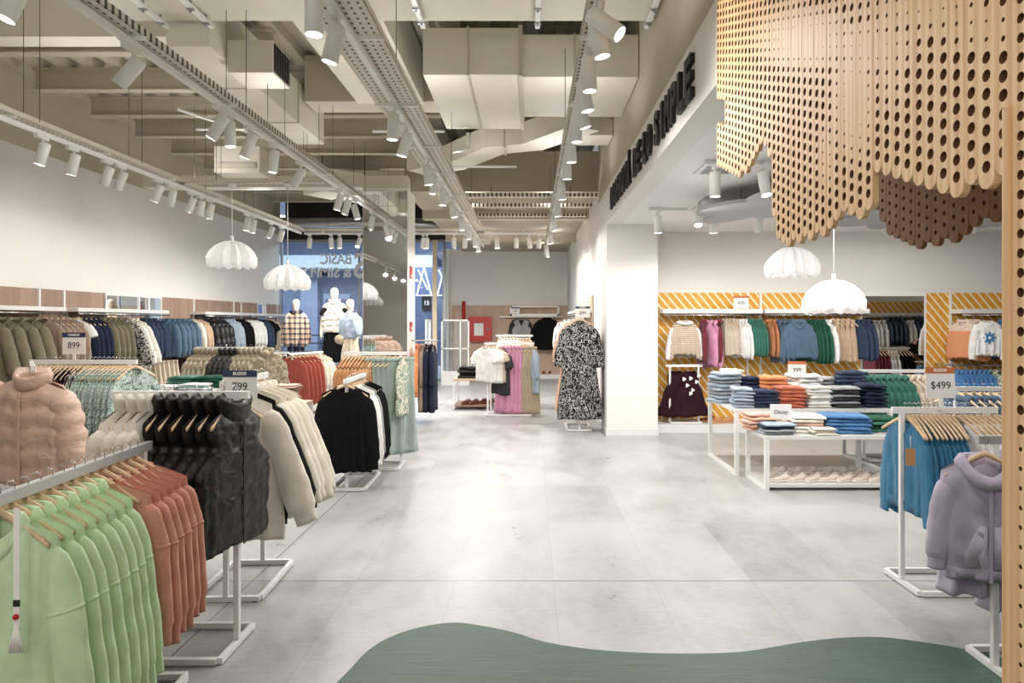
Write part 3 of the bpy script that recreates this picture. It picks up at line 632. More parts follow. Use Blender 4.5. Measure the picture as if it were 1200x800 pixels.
bot = [(838, 178), (843, 182), (862, 194), (870, 190), (877, 184), (881, 172), (890, 154), (899, 160), (904, 180), (907, 236), (912, 262), (926, 268), (950, 263), (968, 258), (976, 248), (982, 236), (1010, 230), (1018, 226), (1026, 216), (1028, 188), (1040, 184), (1054, 178), (1060, 192), (1068, 202), (1084, 201), (1094, 193), (1109, 192), (1113, 205), (1124, 207), (1140, 198), (1168, 190), (1176, 186)]
blobs = [(945, 45, 62, 40, 1), (1000, 120, 28, 75, 1), (968, 185, 12, 45, .75), (1020, 55, 60, 32, .9), (1090, 12, 90, 28, .8), (1150, 30, 60, 34, .75), (870, 46, 24, 16, .0), (1040, 95, 22, 34, .5)]
def rfun(y, z):
    px = PX+F*1.0/y; py = PY-(z-EYE)*F/y; f = 0
    for (cx, cy, a, b_, s) in blobs: f = max(f, s*max(0, 1.25-((px-cx)/a)**2-((py-cy)/b_)**2))
    return .0115*max(0, 1-min(1, f*.95)) + (.0022 if f < 1.1 else 0)
root = empty('wooden_tree', (1.0, 1.4, 0)); tag(root, 'large perforated plywood tree with scalloped canopy at the kids area entrance', 'wooden tree')
b = bmesh.new()
for k in range(1, 44):
    yc = 1.394+CP*k; px = PX+F/yc; zb = EYE+(PY-interp(bot, px)-2)*yc/F
    if px < 850: perf_column(b, 1.0, .018, yc, EYE+(PY-104)*yc/F, 3.4, k, rfun); perf_column(b, 1.0, .018, yc, zb, EYE+(PY-150)*yc/F, k, rfun)
    else: perf_column(b, 1.0, .018, yc, zb, 3.4, k, rfun)
o = obj('front_canopy', b, ['plywood', 'ply_edge'], root, False); o.location = (-1.0, -1.4, 0)
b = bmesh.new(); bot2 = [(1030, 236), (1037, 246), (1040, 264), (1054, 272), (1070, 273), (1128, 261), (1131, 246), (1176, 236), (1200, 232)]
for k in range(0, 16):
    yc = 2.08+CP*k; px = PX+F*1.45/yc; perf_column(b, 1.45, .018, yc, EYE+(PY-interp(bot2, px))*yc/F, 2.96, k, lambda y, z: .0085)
o = obj('rear_canopy', b, ['shaded_ply', 'ply_edge'], root, False); o.location = (-1.0, -1.4, 0)
b = bmesh.new()
for k in range(-5, 1): perf_column(b, 1.0, .045, 1.394+CP*k, .06, 3.4, k, lambda y, z: (.0105 if nz(z*1.3, y) > -.25 else .005))
add_box(b, .996, 1.045, 1.4205, 1.444, 0, 2.05, .002); o = obj('trunk', b, ['plywood', 'ply_edge'], root, False); o.location = (-1.0, -1.4, 0)

# ------------------------------------------------------------------ clothes: builders
HD = .085                                            # rail to neck of a hung garment
def sgn(v): return -1 if v < 0 else 1
def g_body(L=.66, sw=.22, nw=.08, bw=.245, hw=.25, t=.05, sd=.055, dip=.07, folds=9, fa=.012, puff=0, pa=.10, N=56, RW=30, seed=0, curve=.0, wr=.006, vneck=False, armhole=0.0, **k):
    bm = bmesh.new(); rings = []
    for i in range(RW+1):
        v = i/RW; row = []
        w_ = key(v, [(0, sw), (.1, sw+.004-armhole*.5), (.24, sw-armhole if armhole else (sw+bw)/2), (.36, bw), (1, hw)])
        tt = key(v, [(0, .018), (.10, t*.8), (.3, t), (1, t*.92)])
        bul = 1.0
        if puff: bul = 1+pa*(abs(math.sin(PI*puff*v))**.55-.6)*2.2
        if i >= RW-1: w_ *= .985
        for j in range(N):
            a = 2*PI*j/N; c, s = math.cos(a), math.sin(a); front = s < 0
            x = w_*sgn(c)*abs(c)**.8; y = tt*sgn(s)*abs(s)**.65
            ax = abs(x)
            if ax < nw:
                q = 1-(ax/nw)**(1.2 if vneck else 2); zt = -(dip if front else .012)*(q if vneck else math.sqrt(max(0, q)))
                if v < .12: y += sgn(s)*.045*math.sqrt(max(0, q))*(1-v/.12)
            else: zt = -sd*((ax-nw)/max(.01, sw-nw))**1.15
            zb = -L+curve*(1-(x/w_)**2 if w_ else 0)*(-1)+.008*math.sin(x*14+seed)
            z = zt*(1-v)+zb*v
            if puff: y *= bul; x *= 1+(bul-1)*.25
            ph = x*folds*2*PI/.5+seed*1.7+(0 if front else 2.1)+1.1*math.sin(3*v+seed)+.8*nz(x*4, v*3, seed); f = fa*min(1, v*1.6)*(math.sin(ph)+.5*(abs(math.sin(ph*.5+.7))*2-1))
            f += wr*nz(x*9+seed, v*7, 3 if front else 8)*2
            if puff: f += wr*1.3*nz(x*22+seed, v*16, 5)
            y += f*abs(s)**.5*(1 if v > .02 else 0)
            row.append((x, y, z-HD))
        rings.append(row)
    inn = [(p[0]*.97, p[1]*.8, p[2]+.012) for p in rings[-1]]
    loft(bm, rings+[inn]); return bm
def g_sleeve(side, sw=.22, sd=.055, sleeve=.56, flare=.05, sr=.072, cr=.045, puff=0, pa=.10, seed=0, wr=.05, yoff=-.01, t=.05, cuff=True, K=20, n=18, u0=0.0, u1=1.0, grow=1.0, **k):
    S = Vector((side*(sw-.035), 0, -sd*.8-.055-HD)); E = Vector((side*(sw+flare), yoff, -sd-sleeve-HD)); Mi = S.lerp(E, .5)+Vector((side*.018, .008, 0))
    rings = []
    for i in range(K+1):
        u = u0+(u1-u0)*i/K; p = S*(1-u)**2+Mi*2*u*(1-u)+E*u*u; tn = ((Mi-S)*(1-u)+(E-Mi)*u).normalized()
        ey = Vector((0, 1, 0)); ex = ey.cross(tn).normalized()
        r = key(u, [(0, sr*.45), (.07, sr*.86), (.22, sr), (.9, cr*1.12), (1, cr)])
        if cuff: r = key(u, [(0, sr*.45), (.07, sr*.86), (.22, sr), (.84, cr*1.22), (.9, cr*.9), (1, cr*.86)])
        if puff: r *= 1+pa*(abs(math.sin(PI*puff*u))**.55-.6)*2.2
        r *= grow
        row = []
        for j in range(n):
            a = 2*PI*j/n; q = r*(1+wr*nz(math.cos(a)*1.5+seed, math.sin(a)*1.5+side, u*7)*2+.015*math.sin(u*23+2*a+seed)*(u > .3))
            row.append(p+ex*q*math.cos(a)+ey*q*math.sin(a)*min(.85, t/.05*.72))
        rings.append(row)
    e = rings[-1]; cc = sum((Vector(v) for v in e), Vector())/n
    rings.append([cc+(Vector(v)-cc)*.75+Vector((0, 0, .015)) for v in e])
    bm = bmesh.new(); loft(bm, rings, True, True); return bm
def g_ring(prof, nw=.08, ny=.05, dip=.05, n=36, seed=0, gap=0.0):
    """collar around the neck: prof = [(grow, height)]"""
    rings = []
    for (dr, dz) in prof:
        row = []
        for j in range(n):
            a = 2*PI*j/n; c, s = math.cos(a), math.sin(a); fr = max(0, -s)
            row.append(((nw+dr)*c, (ny+dr*.8)*s+.004, dz-HD-dip*fr**1.6+.004*nz(c*3+seed, s*3, dz*20)))
        rings.append(row)
    bm = bmesh.new(); loft(bm, rings+[rings[0]]); return bm
def g_hood(sw=.2, seed=0):
    bm = bmesh.new(); bmesh.ops.create_uvsphere(bm, u_segments=20, v_segments=12, radius=1)
    for v in bm.verts:
        x, y, z = v.co; v.co = Vector((x*.125, .05+y*.05, -.085-HD+z*.09+.02*(1-abs(x))*(z > 0))); v.co += Vector((0, .012, .012))*nz(x*2+seed, y*2, z*2)
    p = g_ring([(-.012, -.015), (.0, .015), (.02, .02), (.04, -.01), (.035, -.04), (.0, -.035)], .085, .055, .085, seed=seed)
    me = bpy.data.meshes.new('t'); p.to_mesh(me); p.free(); bm.from_mesh(me); bpy.data.meshes.remove(me); return bm
def hem_band(P, h=.055, dz=0):
    L, hw, t = P.get('L', .66), P.get('hw', .25), P.get('t', .05); rings = []
    for q, z in ((1.0, h), (1.03, h*.9), (.97, 0), (.9, .01)):
        rings.append([(hw*q*sgn(math.cos(a))*abs(math.cos(a))**.8, t*1.0*q*sgn(math.sin(a))*abs(math.sin(a))**.65+.004*math.sin(a*9), -L-HD+z) for a in [2*PI*j/56 for j in range(56)]])
    bm = bmesh.new(); loft(bm, rings); return bm
def join_bm(bms):
    out = bmesh.new()
    for b in bms:
        me = bpy.data.meshes.new('t'); b.to_mesh(me); b.free(); out.from_mesh(me); bpy.data.meshes.remove(me)
    return out
class Kind:
    def __init__(s, name, cat, root, base): s.name, s.cat, s.root, s.used = name, cat, root, False; s.base = base
KINDS = {}
def kind(kid, name, cat, mat, parts=True, collar='crew', sleeves=True, lap=None, **P):
    """one prototype per kind of garment: the body is the thing's own mesh, the rest are its parts"""
    P.setdefault('seed', len(KINDS)*1.3)
    if not parts: P.update(N=36, RW=16, K=10, n=10)
    o = obj(name, g_body(**P), mat)
    if sleeves:
        for s in (-1, 1): obj('sleeve', g_sleeve(s, **P), mat, o)
    nw, dip = P.get('nw', .08), P.get('dip', .07)
    if collar == 'crew': obj('neckband', g_ring([(-.006, 0), (-.002, .010), (.008, .006), (.006, -.01)], nw, .048, dip, seed=P['seed']), mat, o)
    if collar == 'hood': obj('hood', g_hood(seed=P['seed']), mat, o)
    if collar == 'stand': obj('collar', g_ring([(-.004, -.02), (.006, .02), (.004, .055), (.03, .075), (.045, .045), (.034, .015), (.03, -.02)], nw, .052, dip*.8, seed=P['seed']), mat, o)
    if collar == 'shirt': obj('collar', g_ring([(-.004, -.005), (.002, .03), (.018, .032), (.03, .002), (.02, -.01)], nw, .046, dip*1.2, seed=P['seed']), mat, o)
    L, t = P.get('L', .66), P.get('t', .05)
    if parts and P.get('band'):
        obj('hem_band', hem_band(P), mat, o)
        for s in (-1, 1): obj('cuff', g_sleeve(s, **dict(P, K=5, u0=.885, u1=1.0, grow=1.07)), mat, o)
        if P.get('seam'):
            for s in (-1, 1): obj('sleeve_seam', g_sleeve(s, **dict(P, K=2, u0=.30, u1=.318, grow=1.035)), mat, o)
    if parts and P.get('zip'):
        b = bmesh.new(); z0 = -HD-dip-.01; n = 14
        rr = []
        for i in range(n+1):
            v = i/n; z = z0+(-L-HD-z0)*v; y = -t*(1.04+P.get('puff', 0)*.004); rr.append([(-.008, y, z), (.008, y, z), (.008, y-.006, z), (-.008, y-.006, z)])
        loft(b, rr, True, True); obj('zipper', b, P['zip'], o, False)
    if parts and P.get('pocket'):
        for s in ((-1, 1)):
            b = bmesh.new(); hw = P.get('hw', .25); zz = -L-HD+.06
            add_prism(b, [(s*.012, zz), (s*hw*.62, zz), (s*hw*.62, zz+.06), (s*hw*.30, zz+.19), (s*.012, zz+.19)], 'y', -t*1.14, -t*.9); bmesh.ops.bevel(b, geom=b.edges[:], offset=.004, segments=2, affect='EDGES'); obj('pocket', b, mat, o)
    if parts and P.get('buttons'):
        b = bmesh.new()
        for i in range(5): bmesh.ops.create_uvsphere(b, u_segments=8, v_segments=5, radius=.009, matrix=Matrix.Translation((0, -t*1.05, -HD-dip-.06-i*(L-dip-.12)/5)))
        obj('buttons', b, P['buttons'], o)
    KINDS[kid] = Kind(name, cat, o, P); STOCK.append(o); return o
def extent(o):
    ys = [v.co.y for v in o.data.vertices]
    for c in kids(o): ys += [v.co.y for v in c.data.vertices]
    return max(ys)-min(ys)
EXT = {}
def put(kid, loc, rz, label, group=None, mat=None, s=(1, 1, 1), name=None):
    k = KINDS[kid]
    if kid not in EXT: EXT[kid] = extent(k.root)
    o = dup(k.root, {'*': mat} if mat else None); o.location = loc; o.rotation_euler = (0, 0, rz); o.scale = s
    tag(o, label, k.cat, group)
    return o
# wooden hanger
def hanger_proto():
    b = bmesh.new(); n = 22; rr = []
    for i in range(n+1):
        u = -1+2*i/n; x = u*.215; z = -.056-.106*abs(u)**1.2; y = -.018*(u*u)
        h = .017*(1-.45*abs(u)); rr.append([(x, y-.005, z-h), (x, y+.005, z-h), (x, y+.005, z+h*.6), (x, y-.005, z+h*.6)])
    loft(b, rr, True, True); bmesh.ops.recalc_face_normals(b, faces=b.faces[:]); o = obj('wooden_hanger', b, 'hanger_wood')
    b = bmesh.new(); pts = [(0, 0, -.06), (0, 0, -.03)]+[(.018*math.sin(a)+.0, 0, -.012+.0-.018*math.cos(a)+.018) for a in [R(q) for q in (-10, 30, 70, 110, 150, 190, 230, 260)]]
    add_tube(b, pts, .0022, 6); obj('hook', b, 'chrome', o); return o
HANG = hanger_proto(); STOCK.append(HANG)
def hanger(loc, rz, label, group, s=1.0):
    o = dup(HANG); o.location = loc; o.rotation_euler = (0, 0, rz); o.scale = (s, 1, 1); tag(o, label, 'hanger', group)

def row(p0, p1, z, specs, where, end='front', squash=1.0, jit=2.5, gap=.0, fill=True):
    """hang garments from p0 to p1 (2D), first one at p0 facing p0. spec = (kind, colour, count, words, dict)"""
    p0, p1 = Vector(p0), Vector(p1); d = p1-p0; L = d.length; rz = math.atan2(d.y, d.x)-PI/2
    tot = sum(s[2]*(s[4].get('w', 1) if len(s) > 4 else 1) for s in specs); pitch = L/tot; t = pitch*.5
    for s in specs:
        kd, col, n, words = s[:4]; op = s[4] if len(s) > 4 else {}
        k = KINDS[kd]
        if kd not in EXT: EXT[kd] = extent(k.root)
        w_ = op.get('w', 1); sc = op.get('s', 1.0); sy = min(1.1, pitch*w_*squash*1.02/EXT[kd])
        for i in range(n):
            pp = p0+d*((t+(w_-1)*pitch*.5)/L); r_ = rz+R(rnd.uniform(-jit, jit)+op.get('turn', 0)); q = sc*rnd.uniform(.975, 1.02)
            lab = words+((', %s from %s,' % (ORD[i], end)) if n > 1 else '')+' '+where
            o = put(kd, (pp.x, pp.y, z), r_, lab, (words+' '+where) if n > 1 else None, col, (q*op.get('sx', 1), sy, q*op.get('sz', 1)))
            if op.get('h', False): hanger((pp.x, pp.y, z), r_, 'hanger of '+words+((', %s from %s,' % (ORD[i], end)) if n > 1 else '')+' '+where, 'wooden hangers '+where, .97*sc*op.get('sx', 1))
            t += pitch*w_

# racks, signs, tables
def rack(p0, p1, z, lab, base=.38, over=.04, metal='white_metal', railm='white_metal', thick=.014):
    p0, p1 = Vector(p0), Vector(p1); d = p1-p0; L = d.length; rz = math.atan2(d.y, d.x)-PI/2; mid = (p0+p1)/2
    o = empty('clothing_rack', (mid.x, mid.y, 0), rz); h = L/2; r = .0135
    b = bmesh.new(); add_box(b, -thick, thick, -h-over, h+over, z-.042, z-.004, .003); obj('rail', b, railm, o, False)
    for s in (-1, 1):
        b = bmesh.new(); add_box(b, -r, r, s*(h-.02)-r, s*(h-.02)+r, .03, z-.04, .002); obj('post', b, metal, o, False)
    b = bmesh.new()
    for s in (-1, 1): add_box(b, -base/2, base/2, s*(h-.02)-r, s*(h-.02)+r, .006, .034, .002); add_box(b, s*base/2-r, s*base/2+r, -(h-.02)+r, (h-.02)-r, .006, .034, .002)
    obj('base_frame', b, metal, o, False)
    b = bmesh.new()
    for sx in (-1, 1):
        for sy in (-1, 1): add_tube(b, [(sx*(base/2-.03), sy*(h-.02), 0), (sx*(base/2-.03), sy*(h-.02), .008)], .012, 8)
    obj('glides', b, 'black_metal', o); return tag(o, lab, 'clothing rack')
def sign(loc, rz, wd, ht, head, htxt, txt, lab, post=0.0, headh=.2, tilt=0.0, ts=.42, shear=0.0):
    o = empty('price_sign', loc, rz); o.rotation_euler = (tilt, 0, rz)
    box('card', 'paper', -wd/2, wd/2, 0, .006, 0, ht, o)
    if head: box('header_card', head, -wd/2, wd/2, -.002, .0065, ht*(1-headh), ht, o)
    if htxt:
        l = obj('header_lettering', text_bm(htxt, ht*headh*.62, .0006, .001), 'paper', o, False); l.rotation_euler = (PI/2, 0, 0); l.location = (0, -.003, ht*(1-headh/2))
    if txt:
        l = obj('lettering', text_bm(txt, ht*ts, .0006, 0, .9, shear=shear), 'letter_black', o, False); l.rotation_euler = (PI/2, 0, 0); l.location = (0, -.0012, ht*(.40 if head else .5))
    if post: box('holder', 'white_metal', -.012, .012, .0, .01, -post, .0, o)
    return tag(o, lab, 'price sign')
def table(x0, x1, y0, y1, h, lab, top='white_gloss', shelf=None, leg=.02):
    o = empty('display_table', ((x0+x1)/2, (y0+y1)/2, 0)); a, b_ = (x1-x0)/2, (y1-y0)/2
    box('tabletop', top, -a, a, -b_, b_, h-.035, h, o, .004)
    for sx in (-1, 1):
        for sy in (-1, 1): box('leg', 'white_metal', sx*(a-leg)-leg, sx*(a-leg)+leg, sy*(b_-leg)-leg, sy*(b_-leg)+leg, 0, h-.035, o)
        box('foot_rail', 'white_metal', sx*(a-leg)-leg*.98, sx*(a-leg)+leg*.98, -b_+leg*2, b_-leg*2, 0, leg*1.6, o)
    if shelf: box('lower_shelf', shelf[0], -a+.01, a-.01, -b_+.01, b_-.01, shelf[1]-.03, shelf[1], o)
    return tag(o, lab, 'table')
FOLD = {}
def fold_proto(kd, w_, d_, h_, mat, seed):
    """a folded garment: rounded front fold, two layers"""
    bm = bmesh.new(); rings = []; n = 14
    prof = [(-d_/2+.0, h_*.5), (-d_/2+.006, h_*.82), (-d_/2+.02, h_*.97), (-d_*.2, h_*1.03), (d_*.2, h_*1.02), (d_/2, h_*.9), (d_/2, h_*.56), (d_*.3, h_*.53), (d_/2, h_*.48), (d_/2, h_*.08), (0, 0.002), (-d_/2+.02, .004), (-d_/2+.006, h_*.18)]
    for i in range(n+1):
        u = -1+2*i/n; e = 1-.10*abs(u)**6; x = u*w_/2
        rings.append([(x+.012*nz(y*9, z*60, seed+i*.3), y*e+.016*nz(x*10+seed, y*9), max(.001, z*(1-.25*abs(u)**8)+(.4*h_*nz(x*11+seed, y*11) if z > h_*.5 else 0))) for y, z in prof])
    loft(bm, rings, True, True); bmesh.ops.recalc_face_normals(bm, faces=bm.faces[:])
    o = obj(kd, bm, mat); STOCK.append(o); return o
def fold(kd, mat, x, y, z, w_, d_, h_, rz, lab, group, cat):
    key_ = (kd, w_, d_, h_)
    if key_ not in FOLD: FOLD[key_] = fold_proto(kd, w_, d_, h_, mat, len(FOLD)*3.1)
    o = dup(FOLD[key_], {'*': mat}); o.location = (x, y, z); o.rotation_euler = (0, 0, rz); return tag(o, lab, cat, group)
def pile(kd, cat, mats, n, x, y, z, w_, d_, h_, words, rz=0.0, lean=(0, 0), jit=.017):
    """stack of folded garments, bottom one first"""
    for i in range(n):
        m = mats[i % len(mats)] if not isinstance(mats, str) else mats
        wh = 'topmost of' if i == n-1 else 'bottom one of' if i == 0 else '%s from the bottom of' % ORD[i]
        fold(kd, m, x+lean[0]*i+rnd.uniform(-jit, jit), y+lean[1]*i+rnd.uniform(-jit, jit), z+i*h_*1.03, w_, d_, h_, rz+R(rnd.uniform(-7, 7)), '%s, %s its pile' % (words, wh) if n > 1 else words, words+' pile' if n > 1 else None, cat)

# ------------------------------------------------------------------ kinds of garment
kind('hoodie', 'hoodie', 'hoodie', 'green', collar='hood', L=.78, sw=.235, bw=.23, hw=.245, t=.075, sleeve=.68, flare=.10, sr=.082, cr=.055, nw=.085, fa=.014, folds=4, band=True, seam=True)
kind('sweatshirt', 'sweatshirt', 'sweatshirt', 'terracotta', collar='crew', L=.66, sw=.25, bw=.235, hw=.225, t=.065, sleeve=.60, flare=.045, sr=.08, cr=.052, folds=4, band=True, seam=True)
kind('vest', 'puffer_vest', 'vest', 'puff_black', collar='stand', sleeves=False, L=.66, sw=.215, bw=.285, hw=.265, t=.085, puff=5, pa=.075, fa=.008, armhole=.045, nw=.09, dip=.05, zip='black_metal', wr=.007)
kind('puffer', 'puffer_jacket', 'jacket', 'puff_pink', collar='stand', L=.70, sw=.25, bw=.30, hw=.285, t=.105, puff=5, pa=.09, sleeve=.60, flare=.07, sr=.105, cr=.08, fa=.008, nw=.09, dip=.05, zip='puff_pink', wr=.007)
kind('coat', 'coat', 'coat', 'cream', collar='shirt', L=.80, sw=.235, bw=.28, hw=.31, t=.075, sleeve=.66, flare=.20, sr=.085, cr=.07, folds=5, buttons='black_metal')
kind('tunic', 'sweater', 'sweater', 'black', collar='crew', L=.80, sw=.225, bw=.235, hw=.25, t=.06, sleeve=.72, flare=.035, sr=.075, cr=.055, folds=6, fa=.02, nw=.10, dip=.05)
kind('ziphoodie', 'hoodie', 'hoodie', 'lilac', collar='hood', L=.54, sw=.18, bw=.175, hw=.165, t=.055, sleeve=.45, flare=.025, sr=.056, cr=.040, nw=.075, folds=4, fa=.008, band=True, zip='charcoal', pocket=True)
kind('ksweater', 'sweater', 'sweater', 'teal', collar='crew', L=.50, sw=.18, bw=.175, hw=.18, t=.055, sleeve=.50, flare=.03, sr=.065, cr=.045, nw=.075, folds=5, band=True)
kind('shirt', 'shirt', 'shirt', 'denim', collar='shirt', L=.62, sw=.215, bw=.25, hw=.26, t=.055, sleeve=.58, flare=.03, sr=.075, cr=.05, nw=.075, folds=5, buttons='steel')
# simpler ones for the rows farther off
kind('blouse', 'blouse', 'blouse', 'print_floral', False, L=.80, sw=.22, bw=.26, hw=.30, t=.06, sleeve=.50, flare=.05, folds=8, fa=.022)
kind('jacket', 'jacket', 'jacket', 'olive', False, 'shirt', L=.70, sw=.23, bw=.26, hw=.265, t=.07, sleeve=.58, flare=.05, sr=.08, cr=.055)
kind('fpuffer', 'puffer_jacket', 'jacket', 'puff_black', False, 'stand', L=.66, sw=.23, bw=.28, hw=.27, t=.09, puff=6, sleeve=.56, flare=.05, sr=.09, cr=.07)
kind('tee', 't_shirt', 't-shirt', 'white', False, L=.60, sw=.21, bw=.235, hw=.24, t=.045, sleeve=.20, flare=.05, sr=.085, cr=.085, cuff=False, folds=6)
kind('dress', 'dress', 'dress', 'print_bw', True, 'crew', L=1.30, sw=.20, bw=.24, hw=.33, t=.10, sleeve=.55, flare=.10, sr=.09, cr=.08, folds=7, fa=.022)
kind('sleeveless', 'dress', 'dress', 'plum', False, None, False, L=.66, sw=.13, bw=.19, hw=.30, t=.09, folds=9, fa=.02, nw=.07, armhole=.01)
kind('kjacket', 'jacket', 'jacket', 'denim', False, 'shirt', L=.46, sw=.165, bw=.185, hw=.19, t=.05, sleeve=.42, flare=.02, sr=.058, cr=.042, nw=.06)
kind('longcoat', 'coat', 'coat', 'navy', False, 'shirt', L=1.05, sw=.22, bw=.25, hw=.30, t=.07, sleeve=.6, flare=.03)
kind('gvest', 'knit_vest', 'vest', 'grey', False, 'crew', False, L=.60, sw=.20, bw=.25, hw=.25, t=.05, dip=.18, vneck=True, armhole=.03)
def trousers_kind(kid, name, cat, mat, L, ww, hw, t=.04, fa=.026, skirt=False):
    """hung by the waist from a clip hanger: waistband, two legs"""
    b = bmesh.new(); N, RW = 40, 22; rings = []
    if skirt:
        for i in range(RW+1):
            v = i/RW; w_ = ww+(hw-ww)*min(1, v*1.2); rings.append([(w_*sgn(math.cos(a))*abs(math.cos(a))**.8, (t*(.6+.6*v))*sgn(math.sin(a))*abs(math.sin(a))**.6+fa*v**.7*math.sin(w_*math.cos(a)*60+a), -.07-L*v) for a in [2*PI*j/N for j in range(N)]])
        loft(b, rings, True, False)
    else:
        for s in (-1, 1):
            rings = []
            for i in range(RW+1):
                v = i/RW; c0 = s*(ww*.5 if v < .25 else ww*.5+(hw-ww*.5)*.35*(v-.25)); w_ = ww*.52 if v < .25 else ww*.52+(hw-ww*.52)*(v-.25)/.75*.8
                rings.append([(c0+w_*sgn(math.cos(a))*abs(math.cos(a))**.8, t*(.55+.5*min(1, v*3))*sgn(math.sin(a))*abs(math.sin(a))**.65+fa*min(1, v*2)*math.sin(6*math.cos(a)+s+2*v), -.07-L*v) for a in [2*PI*j/N for j in range(N)]])
            loft(b, rings, True, True)
    o = obj(name, b, mat); b = bmesh.new()
    loft(b, [[((ww*1.02+q)*sgn(math.cos(a))*abs(math.cos(a))**.8, (t*.66+q)*sgn(math.sin(a))*abs(math.sin(a))**.6, -.07+z) for a in [2*PI*j/N for j in range(N)]] for q, z in ((-.004, .004), (.003, .004), (.003, -.04), (-.004, -.04))]); obj('waistband', b, mat, o)
    KINDS[kid] = Kind(name, cat, o, {}); STOCK.append(o)
trousers_kind('trousers', 'trousers', 'trousers', 'sage', 1.05, .17, .14)
trousers_kind('kpants', 'trousers', 'trousers', 'tan', .58, .12, .10)
trousers_kind('skirt', 'skirt', 'skirt', 'pink', 1.05, .17, .26, .04, .02, True)

# ================================================================== the long wall (wood panels, mirrors, garments)
def wall_unit(name, mat, x0, x1, y0, y1, z0, z1, lab, cat):
    o = box(name, mat, x0, x1, y0, y1, z0, z1); return tag(o, lab, cat)
XP = XL+.04
for i, (y0, y1) in enumerate(((-4.8, 10.65), (12.35, 16.6), (17.2, 18.15))):
    wall_unit('wood_panel', 'wall_wood', XL+.001, XP, y0, y1, 0, 2.05, ('long brown wood wall panel behind the olive jackets', 'brown wood wall panel behind the black padded jackets', 'narrow brown wood wall panel at the window end of the long wall')[i], 'wall panel')
for i, (y0, y1) in enumerate(((10.68, 12.32), (16.63, 17.17))):
    o = wall_unit('wall_mirror', 'mirror', XL+.001, XP-.01, y0, y1, .1, 2.02, ('mirror between the wood panels behind the white graphic jacket', 'narrow mirror at the window end of the long wall')[i], 'mirror')
    b = bmesh.new(); add_box(b, XL+.001, XP+.01, y0, y1, 2.02, 2.06); add_box(b, XL+.001, XP+.01, y0, y0+.03, 0, 2.02); add_box(b, XL+.001, XP+.01, y1-.03, y1, 0, 2.02); add_box(b, XL+.001, XP+.01, (y0+y1)/2+.1, (y0+y1)/2+.12, 1.75, 2.02); obj('mirror_frame', b, 'white_metal', o, False)
for i, (y0, y1) in enumerate(((7.4, 9.35), (9.6, 12.0), (13.35, 15.4), (15.55, 18.0), (-4.0, -1.0))):
    o = empty('hanging_rail', (XP, (y0+y1)/2, 0)); h = (y1-y0)/2
    box('light_shelf', 'white_gloss', 0, .30, -h, h, 1.745, 1.80, o)
    b = bmesh.new(); add_tube(b, [(.31, -h, 1.715), (.31, h, 1.715)], .012, 8); obj('hanging_rod', b, 'chrome', o)
    for s in (-1, 1): box('upright', 'white_metal', .0, .025, s*(h-.12)-.015, s*(h-.12)+.015, 0.05, 2.05, o)
    tag(o, 'white shelf with hanging rod on the long wall, ' + ('over the olive jackets', 'over the graphic jacket', 'over the black padded jackets', 'at the shop window end', 'behind the camera')[i], 'wall rail')
XR, ZR = -6.35, 1.715
LW = 'on the long wall'
def lw(y0, y1, specs): row((XR, y0), (XR, y1), ZR, specs, LW)
lw(7.9, 8.8, [('coat', 'olive', 4, 'long olive green field coat', {'s': 1.02, 'sx': .72})])
lw(8.85, 9.4, [('jacket', 'mocha', 5, 'brown hooded jacket', {'h': 1})])
lw(9.42, 9.95, [('tee', 'white', 1, 'white t-shirt beside dark trousers'), ('jacket', 'navy', 4, 'dark navy jacket', {'h': 1, 's': .95})])
lw(9.97, 10.5, [('jacket', 'olive', 4, 'olive corduroy jacket before the graphic one')])
lw(10.55, 10.95, [('coat', 'print_dark', 1, 'dark patterned coat behind the graphic jacket'), ('coat', 'print_graphic', 1, 'white jacket with bold black graphic print'), ('coat', 'cream', 1, 'plain cream coat behind the graphic jacket')])
lw(11.05, 11.5, [('shirt', 'denim_dark', 3, 'dark denim shirt beside the graphic jacket')])
lw(11.75, 12.65, [('shirt', 'denim', 5, 'blue denim shirt over wood panel')])
lw(12.7, 13.1, [('blouse', 'cream2', 1, 'cream blouse'), ('blouse', 'tan', 2, 'tan blouse')])
lw(13.15, 14.0, [('fpuffer', 'puff_black', 4, 'black padded jacket')])
lw(14.05, 14.5, [('jacket', 'denim_light', 3, 'light denim jacket')])
lw(14.55, 15.0, [('jacket', 'black', 3, 'plain black jacket')])
lw(15.05, 15.75, [('blouse', 'white', 4, 'white blouse')])
lw(15.8, 16.7, [('jacket', 'denim_dark', 2, 'dark blue jacket'), ('tee', 'black', 2, 'black t-shirt'), ('jacket', 'beige', 1, 'beige jacket')])
o = empty('hanging_rail', (XP, 11.8, 0)); b = bmesh.new(); add_tube(b, [(.31, -1.3, .985), (.31, 1.3, .985)], .012, 8); [add_box(b, 0, .31, s*1.2-.01, s*1.2+.01, .975, .995) for s in (-1, 1)]; obj('hanging_rod', b, 'chrome', o, False); tag(o, 'low chrome hanging rod on the long wall under the denim shirts', 'wall rail')
row((XR, 10.7), (XR, 12.9), .985, [('skirt', 'khaki', 4, 'khaki skirt', {'sz': .7}), ('skirt', 'beige', 5, 'beige skirt', {'sz': .7}), ('skirt', 'plum', 3, 'plum skirt', {'sz': .7}), ('skirt', 'khaki', 3, 'rear khaki skirt', {'sz': .7})], 'on the low rod under the denim shirts')
b = bmesh.new(); 
for i, y in enumerate((11.02, 11.72)):
    o = box('swing_tag', 'paper', XR-.03, XR+.03, y-.11, y-.107, 1.43, 1.55); tag(o, ('white swing tag on the dark denim shirt', 'white swing tag on the blue denim shirt over the wood panel')[i], 'tag')
row((XR, -3.6), (XR, -1.6), ZR, [('jacket', 'forest', 8, 'dark green jacket')], 'on the long wall behind the camera')

